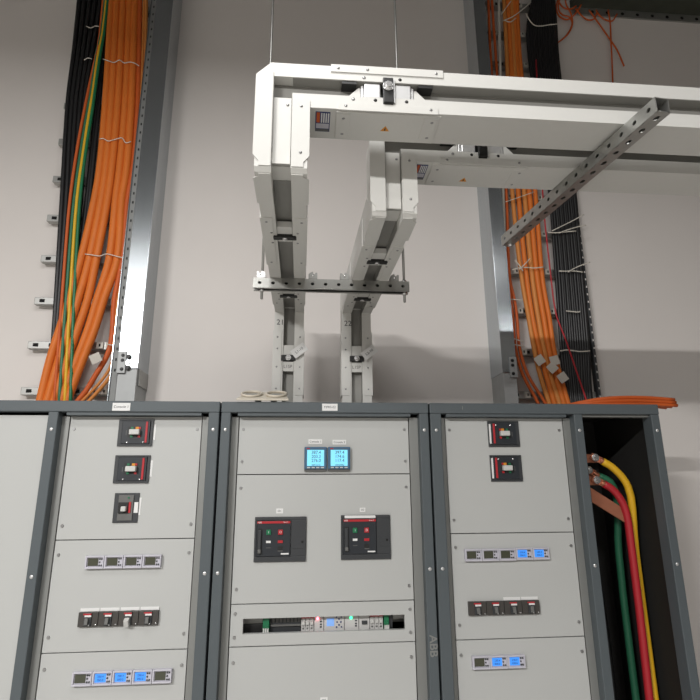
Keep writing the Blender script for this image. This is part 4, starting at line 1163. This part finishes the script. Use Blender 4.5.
for p, d in zip(CABLES['loops'], LOOPL):
    cable(p, .0052, 'orange3', 'orange_cable', d, 'thin orange cables looping from the high tray', 8)
# high tray and anchor strip at the upper right
t = thing('cable_tray', (2.3, .60, 4.90), 'dark cable tray high on the wall at the upper right', 'cable tray')
obj('tray_body', MB().box(1.79, 3.2, .45, .75, 4.90, 4.96), 'tray', t, .002)
a = obj('anchor_strip', MB().box(1.79, 3.2, .738, .75, 4.84, 4.90), 'galvd', t, .001)
for k in range(11):
    x = 1.83 + k * .11
    obj('anchor_hole', MB().cyl((x, .738, 4.868), (x, .7365, 4.868), .012, n=12), 'hole', a)
# loose orange bundle lying on the roof of the right cabinet
for k in range(7):
    z = H + .008 + .0135 * (k % 3) + .001
    y = .075 + .036 * (k // 3) + .006 * (k % 3)
    pts = [(1.02 + .03 * k, .44 - .01 * k, H + .0085 + .002 * k), (1.10 + .02 * k, .30 - .02 * k, H + .010 + .002 * k), (1.18, y + .03, H + .0085 + .0065 * (k % 3)), (1.27 + .004 * k, y, z), (1.45, y + .01, z + .004 + .002 * k), (1.62, y + .03, z + .003)]
    cable(pts, .0082, 'orange3', 'orange_cable', 'loose orange cable lying on top of the right cabinet, %s of the bundle' % NTH[k], 'loose orange cables on the right cabinet', 8)

# tags on the cables
for c, rot, lab, g in (((1.257, .612, 2.342), 33, 'square beige tag on the orange cables, leftmost of the four at the right ladder', 1),
                       ((1.338, .606, 2.340), 15, 'square beige tag on the orange cables, topmost of the four at the right ladder', 1),
                       ((1.318, .600, 2.298), 40, 'square beige tag below and overlapping the topmost one, right ladder', 1),
                       ((1.373, .606, 2.246), 32, 'square beige tag on the orange cables, lowest of the four at the right ladder', 1),
                       ((-1.064, .605, 2.318), 28, 'square beige tag on a thick orange cable of the left ladder', 0)):
    hang_tag(c, (.052, .050), rot, 'tagp', 'cable_tag', lab, 'tag', 'cable tags at the right ladder' if g else None)

# cable ties
def tie(pts, label, r=.0026, group='cable ties'):
    setp(obj('cable_tie', MB().tube(pts, r, 6, True, 3), 'tie'), label, 'cable tie', group)
for d in TIES:
    tie(d[1], d[0], d[2])

# ------------------------------------------------------------------ cream cover plate left on top of the middle cabinet
t = thing('cover_plate', (-.175, .06, H), 'cream plastic cover plate with two raised rings lying on top of the middle cabinet', 'cover plate')
R = Matrix.Translation((-.170, -.012, H + .003)) @ Matrix.Rotation(math.radians(19), 4, 'X')
b = MB()
b.prism([R @ Vector(p) for p in ((-.103, 0, 0), (.100, 0, 0), (.086, .10, 0), (.070, .16, 0), (-.075, .16, 0), (-.100, .03, 0))], R.to_3x3() @ Vector((0, 0, .007)))
obj('plate', b, 'cream', t, .002)
for cx in (-.052, .047):
    pts = [R @ Vector((cx + .040 * math.cos(a), .085 + .055 * math.sin(a), .0125)) for a in [2 * math.pi * k / 20 for k in range(21)]]
    obj('ring', MB().tube(pts, .0048, 8, False), 'cream', t)
    obj('ring_wall', MB().tube([R @ Vector((cx, .085, .006)), R @ Vector((cx, .085, .0095))], [.030, .028], 20, False), 'jamb', t)
for cx in (-.03, .035):
    obj('foot', MB().box(cx - .170 - .012, cx - .170 + .012, .105, .130, H, H + .043), 'white', t, .001)

# ------------------------------------------------------------------ lights
def area(name, loc, target, sx, sy, power, col=(1, 1, 1)):
    l = bpy.data.lights.new(name, 'AREA'); l.shape = 'RECTANGLE'; l.size = sx; l.size_y = sy; l.energy = power; l.color = col
    o = bpy.data.objects.new(name, l); COL.objects.link(o); o.location = loc
    o.rotation_euler = (Vector(target) - Vector(loc)).to_track_quat('-Z', 'Y').to_euler()
    return o
# a row of three suspended tube lamps behind the camera, a short lamp above the trunkings, two dim fills added at the ceiling for ambient light
TL = math.radians(LA[0])
for x, k in zip((-2.75, .2, 3.2), KL[:3]):
    area('suspended_lamp', (x, LB[0], LB[1]), (x, LB[0] + math.cos(TL), LB[1] - math.sin(TL)), 1.2, .2, k, (1, .985, .965))
area('overhead_lamp', LO, (LO[0], LO[1] + .25, LO[2] - 1), 1.0, .25, KL[3], (1, .99, .975))
area('ceiling_fill', (2.4, -5.6, 5.5), (2.4, -5.59, 0), 2.6, .4, KL[4], (1, .96, .93))
area('ceiling_fill', (-2.4, -5.6, 5.5), (-2.4, -5.59, 0), 2.6, .4, KL[4], (1, .97, .94))

w = bpy.data.worlds.new('room_ambience'); SC.world = w; w.use_nodes = True
w.node_tree.nodes['Background'].inputs['Color'].default_value = (0.8, 0.82, 0.85, 1)
w.node_tree.nodes['Background'].inputs['Strength'].default_value = 0.3

# ------------------------------------------------------------------ camera
F, PIT, YAW, ROL = 519.4856, math.radians(14.17664), math.radians(4.822775), math.radians(-.333337)
f = Vector((math.sin(YAW) * math.cos(PIT), math.cos(YAW) * math.cos(PIT), math.sin(PIT)))
rt = Vector((math.cos(YAW), -math.sin(YAW), 0)); up = rt.cross(f)
r2 = rt * math.cos(ROL) + up * math.sin(ROL); u2 = -rt * math.sin(ROL) + up * math.cos(ROL)
cd = bpy.data.cameras.new('camera'); cam = bpy.data.objects.new('camera', cd); COL.objects.link(cam)
Mx = Matrix((r2, u2, -f)).transposed().to_4x4(); Mx.translation = (0, -2.04, 1.71)
cam.matrix_world = Mx
cd.sensor_fit = 'HORIZONTAL'; cd.sensor_width = 36.0; cd.lens = 36.0 * F / 700.0
cd.clip_start = .05; cd.clip_end = 60
SC.camera = cam
SC.view_settings.view_transform = 'Standard'
SC.view_settings.look = 'None'
SC.view_settings.exposure = EXPO
SC.view_settings.gamma = 1.0
SC.view_settings.use_curve_mapping = False
